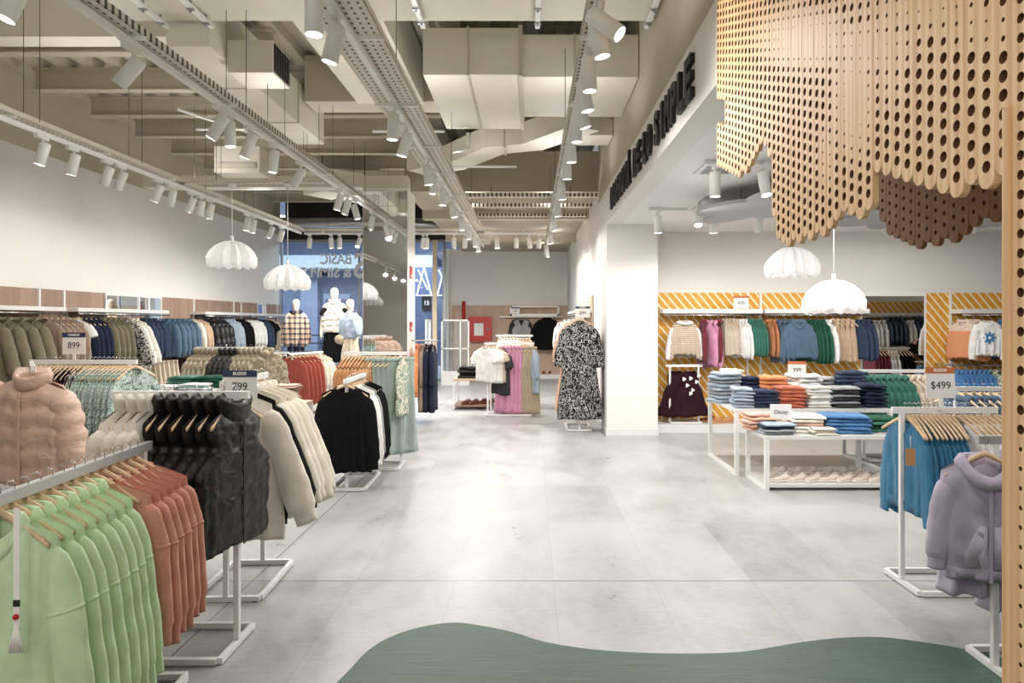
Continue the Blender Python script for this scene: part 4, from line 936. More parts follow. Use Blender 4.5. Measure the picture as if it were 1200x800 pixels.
# ================================================================== racks in the women's area
# low rack with hoodies
rack((-1.67, 2.09), (-1.728, 3.06), 1.064, 'low white rack with grey metal top full of green and terracotta sweatshirts', railm='satin')
row((-1.675, 2.11), (-1.725, 3.0), 1.064, [('hoodie', 'green', 8, 'light green hoodie', {'h': 1, 'sx': .82}), ('sweatshirt', 'terracotta', 6, 'terracotta sweatshirt', {'h': 1, 'sx': .9})], 'on the low grey-topped rack', squash=1.3, jit=2)
o = empty('size_ribbon', (X(22, 2.06), 2.05, 1.04)); b = bmesh.new(); add_box(b, -.009, .009, 0, .002, -.36, 0); obj('ribbon', b, 'paper', o, False); b = bmesh.new(); add_box(b, -.0095, .0095, -.001, .003, -.295, -.275); obj('black_band', b, 'black_metal', o, False)
b = bmesh.new(); bmesh.ops.create_uvsphere(b, u_segments=10, v_segments=6, radius=.009, matrix=Matrix.Translation((0, -.002, -.325))); obj('red_dot', b, 'red_paint', o)
b = bmesh.new(); [add_tube(b, [(0, 0, -.35), (-.012+.006*k, 0, -.39), (-.022+.009*k, .002*k, -.435)], .004, 5) for k in range(5)]; obj('tassel', b, 'paper', o); tag(o, 'white ribbon with black band, red dot and tassel hanging on the first green hoodie', 'ribbon')
# tall rack with puffer vests
rack((-1.43, 3.37), (-2.03, 3.37), 1.263, 'tall white rack holding black puffer vests and cream padded jackets')
row((-1.43, 3.37), (-1.80, 3.37), 1.263, [('vest', 'puff_black', 6, 'black puffer vest', {'h': 1, 'turn': -9})], 'behind the terracotta sweatshirts', 'the aisle', squash=1.9, jit=3)
row((-1.79, 3.37), (-2.0, 3.37), 1.263, [('puffer', 'puff_cream', 4, 'cream padded jacket', {'h': 1, 's': .95, 'sx': .9, 'turn': -5})], 'beside the black vests', 'the aisle', squash=1.9, jit=3)
# rack with cream coats, rail running into the depth
rack((-1.74, 3.88), (-1.765, 4.52), 1.27, 'tall white rack of cream coats behind the black puffer vests')
row((-1.741, 3.9), (-1.765, 4.52), 1.27, [('coat', 'cream', 1, 'frontmost cream coat with gathered sleeves', {'sz': 1.04}), ('coat', 'black', 1, 'black coat between cream coats', {'sz': 1.0}), ('coat', 'fleece', 4, 'cream fleece coat', {'h': 1})], 'on the rack behind the vests', squash=1.2, jit=3)
sign((X(281, 3.86), 3.86, Z(466, 3.86)), R(4), .19, .155, 'navy_card', 'BUZOS', '799', 'price sign reading BUZOS 799 with navy header above the black vests', post=.06, headh=.24)
# pink padded jackets
rack((-3.50, 4.80), (-3.95, 5.4), 1.29, 'tall white rack of shiny pink padded jackets')
row((-3.40, 4.66), (-3.76, 5.15), 1.27, [('puffer', 'puff_pink', 3, 'shiny pink padded jacket', {'h': 1, 'turn': -42})], 'on its own tall rack', squash=1.25)
rack((-4.05, 4.9), (-4.7, 4.9), 1.29, 'white rack end of pink padded jackets beside the shiny ones at the picture edge')
row((-4.0, 4.9), (-4.5, 4.9), 1.29, [('puffer', 'puff_pink', 4, 'matt pink padded jacket', {'turn': -30})], 'on the cross rack', 'the aisle', squash=1.3)
# patterned blouses
rack((-3.5, 6.0), (-4.36, 6.0), 1.27, 'white rack packed with pale green patterned blouses')
row((-3.46, 6.0), (-4.34, 6.0), 1.27, [('blouse', 'print_floral', 11, 'pale green patterned blouse', {'h': 1, 'turn': -14}), ('blouse', 'print_dark', 2, 'black and white patterned blouse', {'h': 1}), ('blouse', 'black', 3, 'black blouse', {'h': 1}), ('blouse', 'mocha', 7, 'brown blouse', {'h': 1})], 'on the blouse rack', 'the aisle', squash=2.0)
sign((X(86.5, 5.98), 5.98, Z(415, 5.98)), 0, .20, .19, 'navy_card', 'CAMISAS', '899', 'price sign reading 899 with navy header above the patterned blouses', post=.05, headh=.22)
# camouflage jackets
rack((-3.62, 9.1), (-4.42, 9.1), 1.27, 'white rack of quilted camouflage jackets before the long wall')
row((-3.5, 9.1), (-4.42, 9.1), 1.27, [('fpuffer', 'print_camo', 5, 'front camouflage jacket', {'h': 1, 'turn': -38}), ('fpuffer', 'puff_black', 4, 'dark quilted jacket', {'h': 1, 'turn': -25}), ('fpuffer', 'print_camo', 5, 'farther camouflage jacket', {'h': 1, 'turn': -25})], 'on the quilted jacket rack', 'the aisle', squash=2.4)
# rust blouses
rack((-3.98, 11.35), (-3.70, 12.05), 1.09, 'low white rack of rust sweaters before the shop window')
row((-3.99, 11.3), (-3.68, 12.1), 1.09, [('tunic', 'rust', 5, 'rust red sweater', {'h': 1, 'turn': 12}), ('blouse', 'fleece', 3, 'white lace blouse', {'turn': 10, 'h': 1})], 'on the rust sweater rack', squash=1.2)
rack((-4.2, 11.75), (-4.75, 11.75), 1.09, 'low white rack of cream blouses behind the rust sweaters')
row((-4.12, 11.75), (-4.72, 11.75), 1.09, [('blouse', 'black', 1, 'black blouse beside the rust sweaters', {'turn': -30}), ('blouse', 'cream', 6, 'cream blouse', {'turn': -30, 'h': 1})], 'on the cream blouse rack', 'the aisle', squash=1.8)
# black sweater rack
rack((-1.736, 6.42), (-1.76, 7.2), 1.064, 'low white rack with a black sweater hung at its front', base=.33, thick=.02)
row((-1.736, 6.36), (-1.757, 7.1), 1.064, [('tunic', 'black', 1, 'loose black sweater', {'h': 1}), ('tunic', 'white', 2, 'white long-sleeved top', {'h': 1}), ('tunic', 'grey', 1, 'grey long-sleeved top', {'h': 1}), ('tunic', 'black', 3, 'rear black top', {'h': 1})], 'on the low rack beside the aisle', squash=1.15)
# sage trousers rack
rack((-1.41, 7.53), (-2.02, 7.53), 1.275, 'white rack of sage green trousers in front of the mirrored pillar')
row((-1.37, 7.53), (-2.05, 7.53), 1.275, [('blouse', 'print_leaf', 1, 'white leaf-print blouse', {'turn': -8, 'h': 1, 's': .8}), ('trousers', 'sage', 5, 'sage green trousers', {'turn': -48, 'h': 1, 'w': 1.35}), ('blouse', 'print_rust', 9, 'rust patterned blouse', {'h': 1, 'turn': -15})], 'before the mirrored pillar', 'the aisle', squash=2.0)
# side rail of the mirrored pillar
o = empty('hanging_rail', (X(478, 10.6), 10.95, 1.3)); b = bmesh.new(); add_tube(b, [(0, 0, 0), (.42, 0, 0)], .012, 8); obj('rod', b, 'chrome', o); tag(o, 'short chrome rod on the side of the mirrored pillar holding long coats', 'wall rail')
row((-1.52, 10.95), (-1.85, 10.95), 1.3, [('longcoat', 'navy', 2, 'long navy coat', {'h': 1}), ('longcoat', 'mocha', 1, 'long brown coat behind the navy ones'), ('coat', 'orange', 1, 'orange jacket close to the pillar side')], 'on the mirrored pillar rod', 'the aisle', squash=1.4)
# pink and beige trousers
rack((-.76, 11.74), (.02, 11.74), 1.25, 'white rack of pink and beige trousers in the middle of the aisle')
row((-.80, 11.74), (.06, 11.74), 1.25, [('tee', 'white', 3, 'white t-shirt', {'turn': 50, 'h': 1}), ('tee', 'sand', 1, 'sand t-shirt', {'turn': 40}), ('tee', 'charcoal', 1, 'charcoal t-shirt', {'turn': 40, 'sz': 1.3}), ('trousers', 'pink', 4, 'wide pink trousers', {'turn': 48, 'h': 1, 'sz': 1.08}), ('trousers', 'khaki', 4, 'wide khaki trousers', {'turn': 48, 'h': 1, 'sz': 1.08}), ('blouse', 'denim_light', 1, 'light blue denim blouse at the end', {'turn': 20})], 'on the mid-aisle rack', 'the window', squash=2.6)
rack((-.62, 13.0), (.0, 13.0), 1.36, 'taller white rack behind the pink trousers')
row((-.6, 13.0), (-.02, 13.0), 1.36, [('blouse', 'white', 6, 'white blouse', {'turn': 20, 'h': 1}), ('blouse', 'tan', 4, 'tan blouse', {'turn': 20})], 'behind the pink trousers', 'the window', squash=1.6)
# printed dresses beside the corridor partition
rack((.71, 9.95), (.71, 10.6), 1.70, 'tall white stand of printed dresses beside the white partition corner', base=.34)
row((.71, 9.84), (.71, 10.5), 1.70, [('dress', 'print_bw', 3, 'black and white printed dress', {'h': 1, 'sx': .92, 's': 1.08}), ('dress', 'peach', 2, 'long peach dress', {'sx': 1.0, 's': 1.05}), ('dress', 'print_graphic', 1, 'long white dress with dark print at the back', {'sx': .9})], 'on the tall dress stand', squash=1.1)
sign((X(683, 10.3), 10.3, Z(372, 10.3)), 0, .22, .17, 'charcoal_card' if 0 else 'navy_card', 'VESTIDOS', '899', 'small dark-headed price sign above the printed dresses', post=.06)
o = empty('hanging_rail', (XW, 13, 0)); b = bmesh.new(); add_tube(b, [(-.30, -1.2, 1.715), (-.30, 1.2, 1.715)], .012, 8); [add_box(b, -.31, -.0, s*1.1-.01, s*1.1+.01, 1.70, 1.73) for s in (-1, 1)]; obj('hanging_rod', b, 'chrome', o, False); box('wood_panel', 'pale_wood', -.03, -.002, -1.4, 1.4, .0, 2.05, o); box('light_shelf', 'white_gloss', -.3, -.03, -1.3, 1.3, 1.76, 1.80, o); tag(o, 'white wall rail on the corridor partition behind the printed dresses', 'wall rail')
row((.76, 11.9), (.76, 14.0), 1.715, [('blouse', 'white', 4, 'white blouse'), ('blouse', 'print_dark', 4, 'black and white blouse'), ('blouse', 'beige', 4, 'beige blouse')], 'on the corridor partition rail')

# ================================================================== far wall
struct(box('trim_2', 'white_gloss', -1.2, XW-.02, 19.2, YF, 0, .12))
wall_unit('wood_panel', 'pale_wood', -2.3, XW-.001, YF-.05, YF-.001, .0, 2.08, 'wide pale wood panel across the far wall behind the red hose cabinet', 'wall panel')
b = bmesh.new(); x0, x1, z0, z1 = X(598, 19.8), X(655, 19.8), 1.77, 2.06
add_box(b, x0, x1, 19.6, 19.66, z0, z0+.06); add_box(b, x0, x1, 19.6, 19.66, z1-.04, z1); add_box(b, x0, x0+.05, 19.6, 19.66, z0, z1); add_box(b, x1-.05, x1, 19.6, 19.66, z0, z1); [add_box(b, x-.02, x+.02, 19.66, 19.95, z0, z0+.04) for x in (x0+.1, x1-.1)]
tag(obj('wall_frame', b, 'white_metal', None, False), 'white rectangular wall frame above the grey vest and black coat', 'wall frame')
b = bmesh.new(); add_box(b, -.9, .9, 19.66, 19.69, 1.735, 1.765); o = obj('face_out_rail', b, 'white_metal', None, False); b = bmesh.new(); [add_tube(b, [(x, 19.69, 1.75), (x, 19.96, 1.75)], .01, 6) for x in (-.6, .6)]; obj('bracket', b, 'white_metal', o); tag(o, 'white display rail on the far wall carrying the grey vest and black coat', 'wall rail')
put('gvest', (X(611, 19.6), 19.62, 1.76), 0, 'grey knitted vest over a dark top on the far wall', None, 'grey', (1.1, 1, 1.05)); put('coat', (X(641, 19.6), 19.62, 1.79), 0, 'black coat hung facing out on the far wall', None, 'black', (1.2, 1, 1.12))
put('tunic', (X(611, 19.6)-.02, 19.69, 1.75), 0, 'dark top hung behind the grey knitted vest', None, 'charcoal', (1.15, .7, .8))
o = box('hose_cabinet', 'red_paint', X(549, 19.8), X(576, 19.8), 19.72, 19.95, Z(400, 19.8), Z(371, 19.8), None, .01)
xa, xb, za, zb = X(549, 19.8), X(576, 19.8), Z(400, 19.8), Z(371, 19.8)
box('glass_pane', 'gate_plastic', xa+.17, xa+.44, 19.712, 19.722, za+.17, zb-.19, o); b = bmesh.new(); bmesh.ops.create_uvsphere(b, u_segments=10, v_segments=6, radius=.045, matrix=Matrix.Translation((xb-.1, 19.71, (za+zb)/2))); obj('knob', b, 'chrome', o); tag(o, 'red fire hose cabinet with small glass window on the far wall', 'fire cabinet')
b = bmesh.new(); add_tube(b, [(X(543, 19.8), 19.905, Z(374, 19.8)), (X(543, 19.8), 19.905, 2.2)], .05, 8); tag(obj('fire_pipe', b, 'red_paint'), 'short red vertical pipe beside the hose cabinet', 'pipe')
sign((X(604, 19.5), 19.58, 1.84), 0, .24, .18, 'navy_card', '', '499', 'tiny price sign on the white wall frame of the far wall')
# security gates
def gate(x0, y0, x1, y1, h, lab):
    d = Vector((x1-x0, y1-y0)); L = d.length; o = empty('security_gate', (x0, y0, 0), math.atan2(d.y, d.x)); b = bmesh.new()
    for q in ((0, .04, 0, h), (L-.04, L, 0, h), (0, L, h-.04, h), (0, L, h*.55, h*.55+.03), (L*.66, L*.66+.03, .3, h)): add_box(b, q[0], q[1], -.02, .02, q[2], q[3])
    obj('frame', b, 'gate_plastic', o, False); box('base', 'gate_plastic', .03, L-.03, -.05, .05, 0, .36, o, .01); box('pane', 'glass', .04, L-.04, -.004, .004, .36, h-.04, o); tag(o, lab, 'security gate')
gate(X(517, 17.2), 17.2, X(550, 17.2), 17.2, 1.66, 'white framed security gate facing the aisle before the hose cabinet'); gate(X(500, 15.8), 15.7, X(500, 15.8)-.02, 16.5, 1.66, 'narrow white security gate seen edge-on before the beige post')

# ================================================================== tables, piles and shoes
table(-4.45, -3.55, 7.75, 8.5, .80, 'white table with green folded clothes behind the patterned blouses')
for i, (x, c, w_) in enumerate(((-4.15, 'emerald', 'green folded sweater behind the patterned blouses'), (-3.82, 'forest', 'dark green folded sweater behind the black vests'))): pile('folded_sweater', 'folded sweater', c, 5, x, 8.2, .80, .30, .32, .03, w_)
pile('folded_sweater', 'folded sweater', ['mint', 'white'], 4, -3.9, 7.92, .80, .32, .22, .022, 'pale mint folded sweater behind the black vests'); pile('folded_sweater', 'folded sweater', 'white', 3, -4.2, 7.9, .80, .26, .22, .022, 'white folded sweater behind the black vests')
table(-3.1, -2.34, 6.75, 7.35, .76, 'small wood-topped table with striped knits before the rust sweaters', 'table_wood')
pile('folded_knit', 'folded knit', 'black', 4, -2.82, 7.05, .76, .30, .30, .04, 'black folded knit beside the striped ones'); pile('folded_knit', 'folded knit', 'stripe_pink', 5, -2.52, 7.05, .76, .24, .30, .038, 'pink and brown striped folded knit')
x0 = X(531, 12.43); table(x0, x0+.70, 12.43, 13.2, .56, 'low table with folded knits and dark sandals near the security gates', 'table_wood', ('wall_wood', .08), .014)
pile('folded_knit', 'folded knit', ['charcoal', 'black'], 4, x0+.24, 12.68, .56, .32, .3, .05, 'dark folded knit near the security gates'); pile('folded_knit', 'folded knit', ['white', 'white', 'rose'], 5, x0+.44, 12.98, .56, .34, .28, .055, 'white and rose folded knit on the low table')
def shoe_proto(kd, sole_m, up_m, low=False):
    L = .24; n = 14; ol = []
    def hw(u): return .026+.017*math.sin(PI*min(1, u*1.08)**.8)+.006*(u > .6)*math.sin(PI*(u-.6)/.4)
    rings = []; up = []
    for i in range(n+1):
        u = i/n; x = (u-.5)*L; w_ = hw(u)*(.35 if i in (0, n) else 1); rings.append([(x, -w_, 0), (x, w_, 0), (x, w_, .026), (x, -w_, .026)])
        h = key(u, [(0, .05), (.06, .088), (.28, .092), (.42, .075), (.7, .052), (.93, .046), (1, .03)]) if not low else key(u, [(0, .05), (.3, .045), (.5, .035), (1, .035)])
        up.append([(x*.985, w_*.95*math.cos(a)*(1 if math.sin(a) < .5 else .8), .024+(h-.024)*max(0, math.sin(a))**.7) for a in [PI*j/10 for j in range(11)]])
    b = bmesh.new(); loft(b, rings, True, True); o = obj(kd, b, sole_m); b = bmesh.new(); loft(b, up, True, True); obj('upper', b, up_m, o); b = bmesh.new()
    if not low:
        for k in range(4): add_tube(b, [(.015+.018*k, -.02, .079-.008*k), (.015+.018*k, 0, .086-.008*k), (.015+.018*k, .02, .079-.008*k)], .003, 5)
    else:
        for k in range(3): add_tube(b, [(-.02+.05*k, -.032, .03), (-.02+.05*k, 0, .07), (-.02+.05*k, .032, .03)], .008, 6)
    obj('laces' if not low else 'strap', b, sole_m, o); STOCK.append(o); return o
SNEAK = shoe_proto('sneaker', 'rubber', 'shoe_mix'); SAND = shoe_proto('sandal', 'shoe_brown', 'shoe_brown', True); BOOT = shoe_proto('shoe', 'shoe_tan', 'shoe_tan')
def shoe(p, x, y, z, rz, lab, cat, group=None, mat=None, s=1.0):
    o = dup(p, {'upper': mat} if mat else None); o.location = (x, y, z); o.rotation_euler = (0, 0, rz); o.scale = (s, s, s); tag(o, lab, cat, group)
for i in range(8): shoe(SAND, x0+.22+.15*(i//2), 12.62+.18*(i % 2)+.1*(i//4), .08, R(60+rnd.uniform(-12, 12)), 'dark brown sandal on the low table shelf, %s from the window' % ORD[i], 'sandal', 'dark sandals', None, 1.05)
for i in range(2): shoe(BOOT, X(637+7*i, 19.35), 19.35, .12, R(100), ('brown shoe on the far platform', 'other brown shoe on the far platform beside the partition')[i], 'shoe', 'brown shoes', 'shoe_brown', 1.1)

# kids tables
UX0, UX1, UY0, UY1, UH = 2.13, 3.77, 7.11, 8.2, .69
table(UX0, UX1, UY0, UY1, UH, 'large white table piled with folded jeans in the kids area')
LX0, LX1, LY0, LY1, LH = 2.22, 3.40, 6.46, 7.06, .52
table(LX0, LX1, LY0, LY1, LH, 'lower white table with sneakers on its shelf before the jeans table', shelf=('white_gloss', .06))
P_ = pile
P_('folded_jeans', 'folded jeans', ['denim_light', 'denim_light', 'grey'], 8, X(849, 7.75), 7.8, UH, .26, .30, .042, 'pale washed folded jeans in the tall corner pile', R(20), (.002, -.004))
P_('folded_jeans', 'folded jeans', 'denim_light', 6, X(871, 7.3), 7.32, UH, .20, .26, .034, 'pale folded jeans beside the tall pile', R(-5))
P_('folded_shirt', 'folded shirt', ['cream2', 'khaki'], 7, X(858, 8.05), 8.02, UH, .22, .22, .05, 'cream folded shirt behind the pale jeans')
P_('folded_jeans', 'folded jeans', 'denim_dark', 5, X(892, 7.35), 7.35, UH, .28, .28, .036, 'dark folded jeans before the orange sweaters', R(4)); P_('folded_jeans', 'folded jeans', 'navy', 6, X(877, 7.9), 7.95, UH, .26, .26, .045, 'navy folded jeans at the back of the table')
P_('folded_sweater', 'folded sweater', 'orange', 6, X(904, 7.8), 7.82, UH, .28, .28, .048, 'bright orange folded sweater at the back'); P_('folded_sweater', 'folded sweater', 'brick', 6, X(927, 7.3), 7.32, UH, .26, .28, .036, 'brick orange folded sweater', R(-4))
P_('folded_shirt', 'folded shirt', 'white', 7, X(943, 7.7), 7.75, UH, .30, .30, .045, 'white folded shirt behind the brick sweaters', R(10)); P_('folded_shirt', 'folded shirt', ['cream', 'white'], 7, X(958, 7.3), 7.34, UH, .24, .28, .031, 'white and cream folded shirt beside the grey jeans')
P_('folded_jeans', 'folded jeans', 'grey', 6, X(962, 7.95), 7.98, UH, .26, .26, .045, 'grey folded jeans at the back'); P_('folded_jeans', 'folded jeans', ['charcoal', 'grey'], 6, X(988, 7.3), 7.33, UH, .30, .28, .036, 'charcoal folded jeans', R(3))
P_('folded_jeans', 'folded jeans', 'denim_dark', 8, X(996, 7.85), 7.86, UH, .30, .28, .042, 'dark blue folded jeans in the tall back pile', R(-12)); P_('folded_jeans', 'folded jeans', 'navy', 6, X(1020, 7.35), 7.36, UH, .24, .28, .04, 'navy folded jeans at the table end')
P_('folded_shirt', 'folded shirt', ['rose', 'peach'], 5, X(893, 6.8), 6.84, LH, .30, .26, .034, 'rose folded shirt on the lower table', R(6)); P_('folded_shirt', 'folded shirt', ['denim_light', 'grey', 'denim_dark'], 4, X(910, 6.6), 6.6, LH, .30, .20, .026, 'pale blue folded shirt at the lower table front', R(-3))
P_('folded_shirt', 'folded shirt', ['cream2', 'white', 'rose'], 5, X(945, 6.75), 6.78, LH, .30, .34, .032, 'printed cream folded shirt on the lower table', R(-10)); P_('folded_shirt', 'folded shirt', 'cream', 3, X(962, 6.6), 6.58, LH, .22, .2, .022, 'cream folded shirt at the lower table front')
P_('folded_sweater', 'folded sweater', 'blue', 5, X(990, 6.72), 6.74, LH, .42, .36, .034, 'bright blue folded sweater on the lower table', R(-6)); P_('folded_sweater', 'folded sweater', ['emerald', 'forest'], 4, X(1030, 6.8), 6.8, LH, .26, .34, .034, 'green folded sweater at the lower table end', R(-8))
sign((X(915, 6.72), 6.72, LH+.115), 0, .21, .155, None, '', 'Disney', 'small white sign reading Disney standing on the lower table', post=.115, ts=.36, shear=.25)
sign((X(934, 8.05), 8.05, UH+.27), 0, .215, .175, 'orange_card', '', '999', 'price sign with orange header standing behind the white folded shirts', post=.27)
for r_ in range(2):
    for i in range(7 - r_): shoe(SNEAK, LX0+.20+.155*i+.05*r_, LY0+.12+.24*r_, .06, R(200+rnd.uniform(-8, 8)), 'pale pink and white sneaker, %s in the %s row under the lower table' % (ORD[i], ('front', 'back')[r_]), 'sneaker', 'sneakers on the lower shelf', None, 1.0)

# ================================================================== kids wall: striped panels, mirror, platform
KY = 10.4
struct(box('trim_3', 'white_gloss', 1.80, 9.0, 9.85, KY, 0, .12))
for i, (x0, x1) in enumerate(((1.93, 5.01), (6.0, 8.6))):
    wall_unit('striped_panel', 'stripes', x0, x1, KY-.03, KY-.001, .12, 2.04, ('orange and cream striped wall panel behind the jeans table', 'orange and cream striped wall panel beside the wooden post')[i], 'wall panel')
o = box('wall_mirror', 'mirror', 5.03, 5.98, KY-.03, KY-.001, .14, 2.0); tag(o, 'mirror between the two striped panels reflecting more children clothes', 'mirror')
b = bmesh.new(); add_box(b, 5.01, 6.0, KY-.05, KY-.002, 1.99, 2.05); add_box(b, 5.005, 5.03, KY-.04, KY-.002, .12, 1.99); add_box(b, 5.98, 6.0, KY-.04, KY-.002, .12, 1.99); obj('mirror_frame', b, 'white_metal', o, False)
for i, (x0, x1, ups, ax, al) in enumerate(((1.95, 3.42, (3.30,), 2.25, .14), (3.46, 5.0, (3.50,), 3.86, .28), (6.36, 8.5, (6.38,), 6.50, .40))):
    o = empty('hanging_rail', (x0, KY-.03, 0))
    box('light_shelf', 'white_gloss', 0, x1-x0, -.30, 0, 1.725, 1.79, o); b = bmesh.new(); add_tube(b, [(.02, -.29, 1.70), (x1-x0-.02, -.29, 1.70)], .011, 8); obj('hanging_rod', b, 'chrome', o)
    obj('face_out_arm', add_tube(bmesh.new(), [(ax-x0, -.29, 1.70), (ax-x0, -.29-al, 1.695)], .008, 6), 'chrome', o)
    for u in ups: box('upright', 'white_metal', u-x0-.03, u-x0+.0, -.03, 0, .2, 2.04, o)
    tag(o, 'white shelf with hanging rod on the striped panel, ' + ('over the pink dresses', 'over the denim shirts', 'over the flower sweater')[i], 'wall rail')
KR, KRZ = KY-.32, 1.70
def kw(x0, x1, specs, y=KR, z=KRZ, where='on the striped wall', **kk): row((x0, y), (x1, y), z, specs, where, 'the corridor', **kk)
o = put('ksweater', (2.25, KR-.10, KRZ-.01), 0, 'child knit sweater with white collar facing out on the striped wall', None, 'stripe_knit', (.98, 1, .98))
b = g_ring([(-.01, -.02), (.0, .015), (.05, -.005), (.055, -.02)], .075, .055, .03); obj('white_collar', b, 'white', o)
for s in (-1, 1): obj('white_sleeve', g_sleeve(s, sw=.20, sleeve=.52, flare=.05, sr=.06, cr=.045), 'white', o)
put('skirt', (2.27, KR-.02, 1.32), 0, 'beige child skirt hung under the striped knit sweater', None, 'sand', (.62, .9, .22))
kw(2.50, 2.80, [('kjacket', 'burgundy', 1, 'burgundy child dress', {'sz': 1.25}), ('kjacket', 'pink', 2, 'pink child dress', {'sz': 1.4, 'turn': 25}), ('kjacket', 'burgundy', 1, 'burgundy child dress behind the pink ones', {'sz': 1.2})], squash=1.6)
kw(2.82, 3.02, [('kpants', 'sand', 4, 'beige child trousers', {'turn': 15, 'h': 1, 's': .9})], squash=1.5)
kw(3.03, 3.16, [('kjacket', 'white', 3, 'white child blouse', {'turn': 15, 's': 1.15})], squash=1.5); kw(3.17, 3.38, [('kjacket', 'emerald', 5, 'emerald velvet child jacket', {'turn': 18, 's': 1.08})], squash=1.5)
kw(3.48, 3.60, [('kjacket', 'ochre', 2, 'brown fleece child jacket', {'s': 1.1})], squash=1.4); kw(3.62, 3.82, [('kjacket', 'denim', 3, 'denim child jacket behind the facing-out shirt', {'s': 1.25})], squash=1.4)
put('kjacket', (3.86, KR-.24, KRZ-.005), R(-6), 'denim child shirt facing out on the striped wall', None, 'denim', (1.22, 1, 1.15)); put('skirt', (3.88, KR-.18, 1.27), 0, 'tan corduroy child skirt under the facing-out denim shirt', None, 'tan', (.6, .9, .14))
kw(4.05, 4.30, [('kjacket', 'forest', 4, 'dark green child shirt', {'turn': 20, 's': 1.25})], squash=1.5); kw(4.31, 4.40, [('kjacket', 'white', 1, 'white child shirt', {'s': 1.25, 'turn': 15})], squash=1.4)
kw(4.42, 4.72, [('kpants', 'tan', 4, 'tan child trousers', {'turn': 20, 'h': 1, 's': 1.0, 'sz': 1.05})], squash=1.6); kw(4.74, 4.97, [('kjacket', 'denim_dark', 3, 'dark denim child jacket', {'turn': 20, 's': 1.2})], squash=1.5)
kw(6.36, 6.56, [('kjacket', 'peach_yoke', 5, 'peach child jacket with pale yoke', {'s': 1.2, 'turn': 20})], squash=1.6)
o = put('ksweater', (6.50, KR-.36, KRZ-.01), R(-8), 'white child sweater with blue flower facing out on the striped wall', None, 'white', (.98, 1, .98))
pts = [((.056+.017*math.cos(8*a))*math.cos(a), (.056+.017*math.cos(8*a))*math.sin(a)-.32) for a in [2*PI*j/80 for j in range(80)]]; obj('flower_print', add_prism(bmesh.new(), [(p[0]*1.25, (p[1]+.32)*1.25-.32) for p in pts], 'y', -.066, -.058), 'blue', o, False)
pts = [(.02*math.cos(2*PI*j/20), .02*math.sin(2*PI*j/20)-.32) for j in range(20)]; obj('flower_centre', add_prism(bmesh.new(), pts, 'y', -.069, -.06), 'white', o, False)
kw(6.92, 7.6, [('kjacket', 'blue', 1, 'blue child jacket beside the flower sweater', {'s': 1.2}), ('kjacket', 'orange', 6, 'orange child jacket beside the wooden post', {'s': 1.25})])
o = empty('hanging_rail', (6.05, KY-.03, 0)); b = bmesh.new(); add_tube(b, [(.02, -.42, .97), (2.2, -.42, .97)], .011, 8); [add_box(b, x-.01, x+.01, -.43, 0, .96, .98) for x in (.1, 2.1)]; obj('hanging_rod', b, 'chrome', o, False); tag(o, 'low chrome rod on the striped panel under the peach jackets', 'wall rail')
kw(6.1, 6.62, [('kjacket', 'blue', 8, 'blue denim child shirt', {'s': 1.25, 'turn': 20})], y=KY-.45, z=.97, where='on the low rod', squash=1.7); kw(6.64, 7.6, [('kjacket', 'print_leaf', 8, 'white patterned child blouse', {'s': 1.2, 'turn': 20})], y=KY-.45, z=.97, where='on the low rod', squash=1.5)
# dark dresses on a low stand on the platform
o = rack((2.02, 10.02), (2.48, 10.02), .86, 'small white stand on the platform holding dark dresses', base=.3); o.location.z = .12
PD = put('sleeveless', (2.33, 9.98, .97), R(4), 'dark plum child dress with white dots on the platform stand', None, 'plum', (.98, .9, 1.0)); put('sleeveless', (2.14, 10.05, .97), R(-8), 'dark plum child dress with white dots, half behind the front one', None, 'plum', (.98, .8, 1.02))
for i, (dx, dz) in enumerate(((0, 0), (-.05, -.10), (.03, -.17), (.0, -.22), (.09, -.05), (-.1, -.01), (.12, .04))):
    b = bmesh.new(); [bmesh.ops.create_uvsphere(b, u_segments=8, v_segments=5, radius=.017, matrix=Matrix.Translation((.016*math.cos(a), 0, .016*math.sin(a)))) for a in (0, 2.1, 4.2)]
    q = obj('flower_applique', b, 'white', PD); q.location = (-.02+dx, -.098, -.19+dz)
shoe(BOOT, 2.70, 9.98, .12, R(200), 'tan child shoe on the platform under the jeans table corner', 'shoe', 'tan shoes'); shoe(BOOT, 2.86, 10.02, .12, R(190), 'tan child shoe on the platform, beside its brown neighbour', 'shoe', 'tan shoes'); shoe(BOOT, 2.62, 10.15, .12, R(185), 'brown child shoe on the platform behind the tan ones', 'shoe', None, 'shoe_brown')
for k in range(4): box('storage_box', 'kraft', 3.35+.36*k, 3.65+.36*k, 10.0, 10.3, .12, .12+.22) if 0 else None
sign((X(868.5, 10.05), 10.05, 1.795), 0, .22, .19, 'orange_card', '', '499', 'price sign with orange header on the striped wall shelf', headh=.18)
# racks around the kids tables
rack((3.86, 7.95), (4.72, 7.95), 1.05, 'white rack of emerald and beige child jackets behind the jeans table end', base=.34)
row((3.84, 7.95), (4.74, 7.95), 1.05, [('kjacket', 'emerald', 7, 'emerald velvet child jacket', {'s': 1.25, 'turn': 25}), ('kjacket', 'beige', 6, 'beige fleece child jacket', {'s': 1.3, 'turn': 25})], 'on the rack behind the jeans table', 'the table', squash=2.2)
rack((3.62, 5.85), (4.5, 5.85), 1.05, 'white rack of child jeans on wooden hangers beside the wooden post', base=.34)
row((3.62, 5.85), (4.5, 5.85), 1.05, [('kpants', 'denim', 4, 'blue child jeans', {'h': 1, 's': 1.1, 'turn': 15}), ('kpants', 'denim_light', 2, 'pale child jeans', {'h': 1, 's': 1.1, 'turn': 15}), ('kjacket', 'red', 6, 'red child jacket', {'s': 1.15, 'turn': 15})], 'on the jeans rack', 'the corridor', squash=1.9)
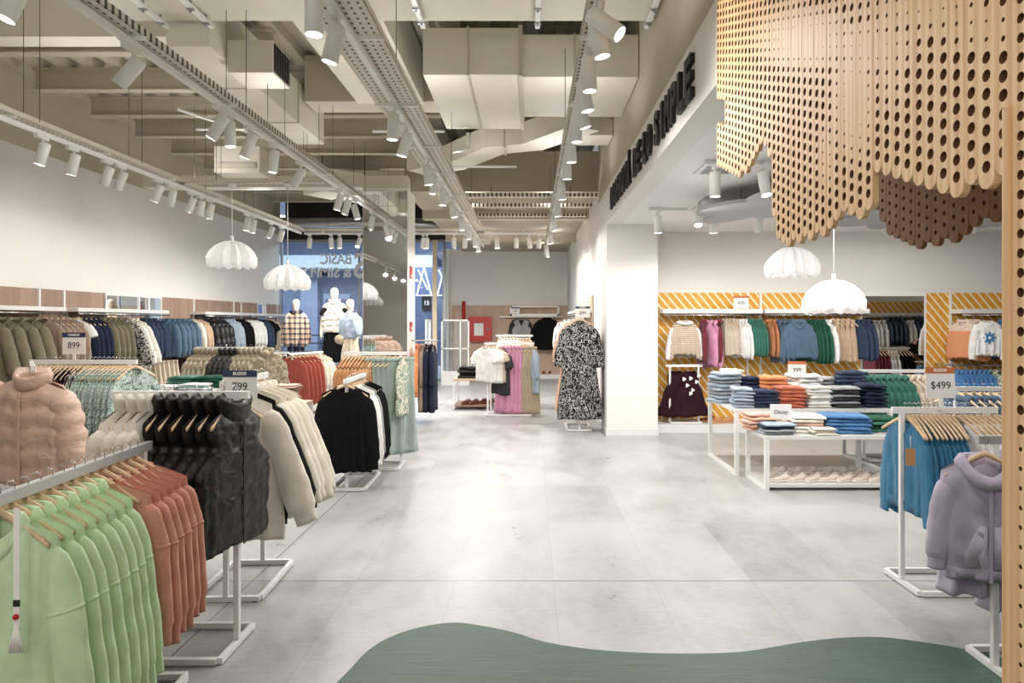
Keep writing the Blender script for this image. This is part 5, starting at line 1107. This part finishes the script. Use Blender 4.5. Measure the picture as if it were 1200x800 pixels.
rack((2.24, 4.16), (2.80, 4.16), 1.085, 'white rack of teal and white child sweaters before the lower table', railm='white_metal')
row((2.27, 4.16), (2.86, 4.16), 1.085, [('ksweater', 'teal', 10, 'teal child sweater', {'h': 1, 's': 1.08, 'turn': 2, 'sx': .95, 'w': .75}), ('ksweater', 'grey', 1, 'grey child sweater between teal and white ones', {'h': 1, 's': 1.02}), ('ksweater', 'white', 8, 'white child sweater', {'h': 1, 's': 1.04, 'turn': 14})], 'on the teal sweater rack', 'the corridor', squash=1.9)
o = box('swing_tag', 'kraft', -.028, .028, 0, .003, -.05, .05); o.location = (X(1066, 3.98), 3.97, Z(535, 3.98)); b = bmesh.new(); add_tube(b, [(0, .0015, .05), (.01, .02, .12)], .0015, 5); obj('string', b, 'paper', o); tag(o, 'kraft cardboard swing tag hanging on the first teal sweater', 'tag')
sign((X(1103, 4.14), 4.14, Z(466, 4.14)), R(-8), .165, .185, 'orange_card', 'BUZOS', '$499', 'price sign reading $499 with orange header above the teal sweaters', post=.075, ts=.34, tilt=R(-6))
rack((2.10, 3.12), (2.78, 3.12), 1.085, 'low rack with chrome rail end holding lilac hoodies beside the wooden post', railm='satin', over=.06)
put('ziphoodie', (2.065, 3.10, 1.06), R(-14), 'lilac zip hoodie facing the aisle on wooden hanger', None, 'lilac', (1.0, 1.0, 1.0)); hanger((2.065, 3.10, 1.06), R(-14), 'wooden hanger holding the lilac hoodie that faces the aisle', None, .8)
row((2.20, 3.13), (2.72, 3.13), 1.075, [('ziphoodie', 'lilac', 4, 'rear lilac zip hoodie', {'h': 1, 'sx': .97, 'turn': 55})], 'beside the wooden post', 'the aisle', squash=1.7)
put('kpants', (2.10, 3.20, .91), R(-16), 'lilac child joggers hanging below the facing-out lilac hoodie', None, 'lilac', (1.05, 1.1, .9)); put('kpants', (2.30, 3.22, .86), R(-10), 'lilac child joggers hanging lower, half behind the wooden post', None, 'lilac', (1.05, 1.1, .95))

# ================================================================== reflected side of the kids area
GX0, GX1, GY = 6.3, 9.6, 6.2
struct(box('partition_kids', 'white_wall', GX0, GX1, GY-.12, GY, 0, 2.05))
wall_unit('striped_panel', 'stripes', GX0+.02, GX1-.02, GY, GY+.02, .12, 2.03, 'orange and cream striped panel seen only in the kids area mirror', 'wall panel')
o = empty('hanging_rail', (GX0, GY+.02, 0)); box('light_shelf', 'white_gloss', .05, GX1-GX0-.05, 0, .3, 1.725, 1.79, o); b = bmesh.new(); add_tube(b, [(.1, .29, 1.7), (GX1-GX0-.1, .29, 1.7)], .011, 8); obj('hanging_rod', b, 'chrome', o); [box('upright', 'white_metal', x, x+.03, 0, .03, .2, 2.03, o) for x in (.6, .72)]; tag(o, 'white shelf and rod on the reflected striped panel', 'wall rail')
row((6.5, GY+.32), (9.4, GY+.32), 1.7, [('kjacket', 'denim_dark', 6, 'dark denim child jacket', {'s': 1.2}), ('kjacket', 'white', 3, 'white child shirt', {'s': 1.2}), ('fpuffer', 'puff_navy', 4, 'navy quilted child jacket', {'s': .8}), ('kjacket', 'white', 2, 'pale child shirt', {'s': 1.2}), ('fpuffer', 'puff_navy', 3, 'blue quilted child jacket', {'s': .8}), ('kjacket', 'brick', 7, 'rust child jacket', {'s': 1.25}), ('kjacket', 'sand', 5, 'sand child jacket', {'s': 1.2})], 'in the kids mirror', 'the corridor', squash=1.3)
rack((6.75, 7.15), (7.5, 7.15), 1.1, 'white rack of burgundy jackets seen in the kids mirror', base=.34)
row((6.72, 7.15), (7.52, 7.15), 1.1, [('kjacket', 'burgundy', 5, 'burgundy child jacket', {'h': 1, 's': 1.25}), ('kjacket', 'white', 3, 'white child jacket', {'h': 1, 's': 1.25}), ('kjacket', 'black', 4, 'black child jacket', {'h': 1, 's': 1.25})], 'on the mirrored rack', 'the corridor', squash=1.5)

# ================================================================== people: mannequins and the person in the mirror
def figure(name, mat, lean=0.0, arms=True, legs=True, arm_pose=None, cut_low=False):
    """standing body, feet at z 0, facing -Y; returns a skinned mesh"""
    V, E, r_ = [], [], []
    def a(p, r, par=None):
        V.append(p); r_.append(r)
        if par is not None: E.append((par, len(V)-1))
        return len(V)-1
    pel = a((0, 0, .98), (.155, .105)); wa = a((0, -.005, 1.12), (.125, .095), pel); ch = a((0, -.01, 1.33), (.155, .115), wa); up = a((0, 0, 1.45), (.12, .085), ch); nk = a((0, .005, 1.53), (.052, .055), up); hb = a((0, -.01, 1.60), (.075, .085), nk); hm = a((0, -.018, 1.70), (.098, .115), hb); ht = a((0, -.012, 1.80), (.07, .085), hm)
    if arms:
        for s in (-1, 1):
            sh = a((s*.185, .0, 1.42), (.06, .06), up); el = a((s*.235, .02, 1.15), (.042, .042), sh); wr = a((s*.255, -.03, .92), (.028, .03), el); pa = a((s*.258, -.05, .85), (.022, .042), wr)
            for k in range(4): f1 = a((s*.262, -.085+.022*k, .80), (.009, .009), pa); a((s*(.258-.006*(k == 0)), -.082+.02*k, .745+.006*abs(k-1.5)), (.008, .008), f1)
            th = a((s*.238, -.085, .83), (.011, .011), pa); a((s*.23, -.098, .79), (.009, .009), th)
    if legs:
        for s in (-1, 1):
            hp = a((s*.095, 0, .88), (.095, .09), pel); kn = a((s*.10, -.01, .50), (.058, .058), hp); cf = a((s*.10, .015, .33), (.055, .058), kn); an = a((s*.10, .02, .09), (.036, .04), cf); a((s*.105, -.10, .035), (.04, .03), an)
    return V, E, r_
def wear(kid, root, mat, z, s, name=None, y=0.0):
    o = dup(KINDS[kid].root, {'*': mat}); o.parent = root; o.location = (0, y, z); o.scale = s
    if name: o.name = name
    return o
paint('pole_metal', rgb(200, 200, 200), .3, .6)
PZ = .46
o = box('display_plinth', 'white_gloss', -5.15, -3.75, 13.6, 14.6, 0, PZ, None, .01); tag(o, 'low white plinth carrying the mannequins before the shop window', 'plinth')
def mannequin(px, y, htop, rz, lab, legs):
    x = X(px, y); V, E, r_ = figure('mannequin', 'mannequin', legs=legs); s = (htop-PZ)/1.86
    root = empty('mannequin', (x, y, PZ), rz); root.scale = (s, s, s); skin_mesh('body', V, E, r_, 'mannequin', root)
    b = bmesh.new(); bmesh.ops.create_cone(b, cap_ends=True, segments=24, radius1=.16, radius2=.16, depth=.012, matrix=Matrix.Translation((0, 0, .006))); add_tube(b, [(0, .03, .01), (0, .03, .95)], .013, 8); obj('stand', b, 'pole_metal', root); tag(root, lab, 'mannequin', 'mannequins on the plinth'); return root
m1 = mannequin(347, 13.9, Z(347, 13.9), R(200), 'mannequin in a brown plaid overshirt facing the shop window', True)
wear('jacket', m1, 'plaid', 1.575, (1.0, 2.0, 1.1), 'plaid_overshirt'); wear('trousers', m1, 'navy', 1.10, (1.05, 2.6, 1.0), 'trousers'); obj('dark_hood', g_ring([(0, .0), (.02, .05), (.06, .06), (.075, .0), (.05, -.05)], .075, .06, .06), 'navy', m1).location = (0, 0, 1.565)
m2 = mannequin(392, 14.2, Z(333, 14.2), R(15), 'tallest mannequin in a white padded vest and long black skirt', False)
wear('vest', m2, 'puff_cream', 1.575, (.92, 1.6, .92), 'padded_vest'); wear('skirt', m2, 'black', 1.10, (1.0, 2.6, .72), 'black_skirt'); wear('tee', m2, 'black', 1.55, (.86, 1.6, .95), 'black_top'); b = bmesh.new(); add_tube(b, [(-.12, -.165, 1.46), (0, -.19, 1.28), (.16, -.17, 1.06)], .007, 6); obj('bag_strap', b, 'black_metal', m2)
m3 = mannequin(411, 13.8, Z(347, 13.8), R(-35), 'mannequin in a light denim jacket and beige trousers with a bag', True)
wear('jacket', m3, 'denim_light', 1.575, (.98, 2.0, .86), 'denim_jacket'); wear('trousers', m3, 'beige', 1.10, (1.0, 2.6, 1.0), 'beige_trousers'); obj('dark_collar', g_ring([(0, .0), (.02, .05), (.05, .05), (.06, .0)], .07, .055, .05), 'navy', m3).location = (0, 0, 1.565)
b = bmesh.new(); bmesh.ops.create_uvsphere(b, u_segments=16, v_segments=10, radius=1, matrix=Matrix.Translation((-.24, -.12, .88)) @ Matrix.Diagonal((.15, .08, .11, 1))); obj('slouch_bag', b, 'khaki', m3)
# person bending over a rail, seen in the kids mirror (faces the mirror, +Y)
V = [(0, 0, .95), (0, .12, 1.06), (0, .32, 1.17), (0, .43, 1.21), (0, .52, 1.22), (0, .60, 1.21), (0, .70, 1.21)]
E = [(i, i+1) for i in range(6)]; r_ = [(.155, .12), (.145, .11), (.16, .12), (.11, .085), (.055, .055), (.075, .085), (.06, .07)]
base = len(V)
for s in (-1, 1):
    n0 = len(V); V += [(s*.19, .38, 1.15), (s*.25, .44, .93), (s*.2, .60, .82), (s*.19, .66, .80)]; r_ += [.06, .042, .03, (.03, .02)]; E += [(3, n0), (n0, n0+1), (n0+1, n0+2), (n0+2, n0+3)]
    for k in range(4): V += [(s*(.21-.018*k), .72, .785), (s*(.21-.018*k), .755, .765)]; r_ += [.009, .008]; E += [(n0+3, len(V)-2), (len(V)-2, len(V)-1)]
    V += [(s*.165, .68, .79), (s*.15, .705, .78)]; r_ += [.011, .009]; E += [(n0+3, len(V)-2), (len(V)-2, len(V)-1)]
    n1 = len(V); V += [(s*.1, .01, .86), (s*.1, .03, .48), (s*.1, -.02, .10), (s*.1, .11, .04)]; r_ += [.095, .06, .04, (.04, .03)]; E += [(0, n1), (n1, n1+1), (n1+1, n1+2), (n1+2, n1+3)]
per = empty('person', (7.72, 6.75, 0), R(-25)); skin_mesh('body', V, E, r_, 'skin', per)
keep_ = [0, 1, 2, 3, 7, 8]; sel = [0, 1, 2, 3]
A0 = 7; na = 4+8+2+4
V2 = [V[i] for i in (0, 1, 2, 3)]; r2 = [(.17, .13), (.16, .125), (.178, .135), (.125, .1)]; E2 = [(0, 1), (1, 2), (2, 3)]
for s in range(2):
    n0 = len(V2); V2 += [V[7+s*na], V[8+s*na], tuple(Vector(V[8+s*na]).lerp(Vector(V[9+s*na]), .7))]; r2 += [.072, .055, .042]; E2 += [(3, n0), (n0, n0+1), (n0+1, n0+2)]
skin_mesh('black_top', V2, E2, r2, 'black', per)
V3 = [(0, 0, .97)]; r3 = [(.165, .13)]; E3 = []
for s in (-1, 1): n0 = len(V3); V3 += [(s*.1, .01, .86), (s*.1, .03, .48), (s*.1, -.01, .12)]; r3 += [.108, .078, .07]; E3 += [(0, n0), (n0, n0+1), (n0+1, n0+2)]
skin_mesh('dark_trousers', V3, E3, r3, 'charcoal', per)
b = bmesh.new(); bmesh.ops.create_uvsphere(b, u_segments=18, v_segments=12, radius=1, matrix=Matrix.Translation((0, .655, 1.245)) @ Matrix.Diagonal((.092, .105, .085, 1))); bmesh.ops.create_uvsphere(b, u_segments=10, v_segments=8, radius=.045, matrix=Matrix.Translation((0, .60, 1.33))); obj('hair', b, 'hair_black', per)
b = bmesh.new(); [bmesh.ops.create_uvsphere(b, u_segments=8, v_segments=6, radius=.009, matrix=Matrix.Translation((s*.03, .71, 1.138))) for s in (-1, 1)]; obj('eye', b, 'hair_black', per); b = bmesh.new(); bmesh.ops.create_cone(b, cap_ends=True, segments=10, radius1=.014, radius2=.004, depth=.03, matrix=Matrix.Translation((0, .68, 1.125)) @ Matrix.Rotation(PI, 4, 'X')); obj('nose', b, 'skin', per)
tag(per, 'person with dark hair in a black top bending over, seen in the kids mirror', 'person')

# ------------------------------------------------------------------ remove the prototypes
def wipe(o):
    for c in list(kids(o)): wipe(c)
    bpy.data.objects.remove(o)
for o in STOCK: wipe(o)
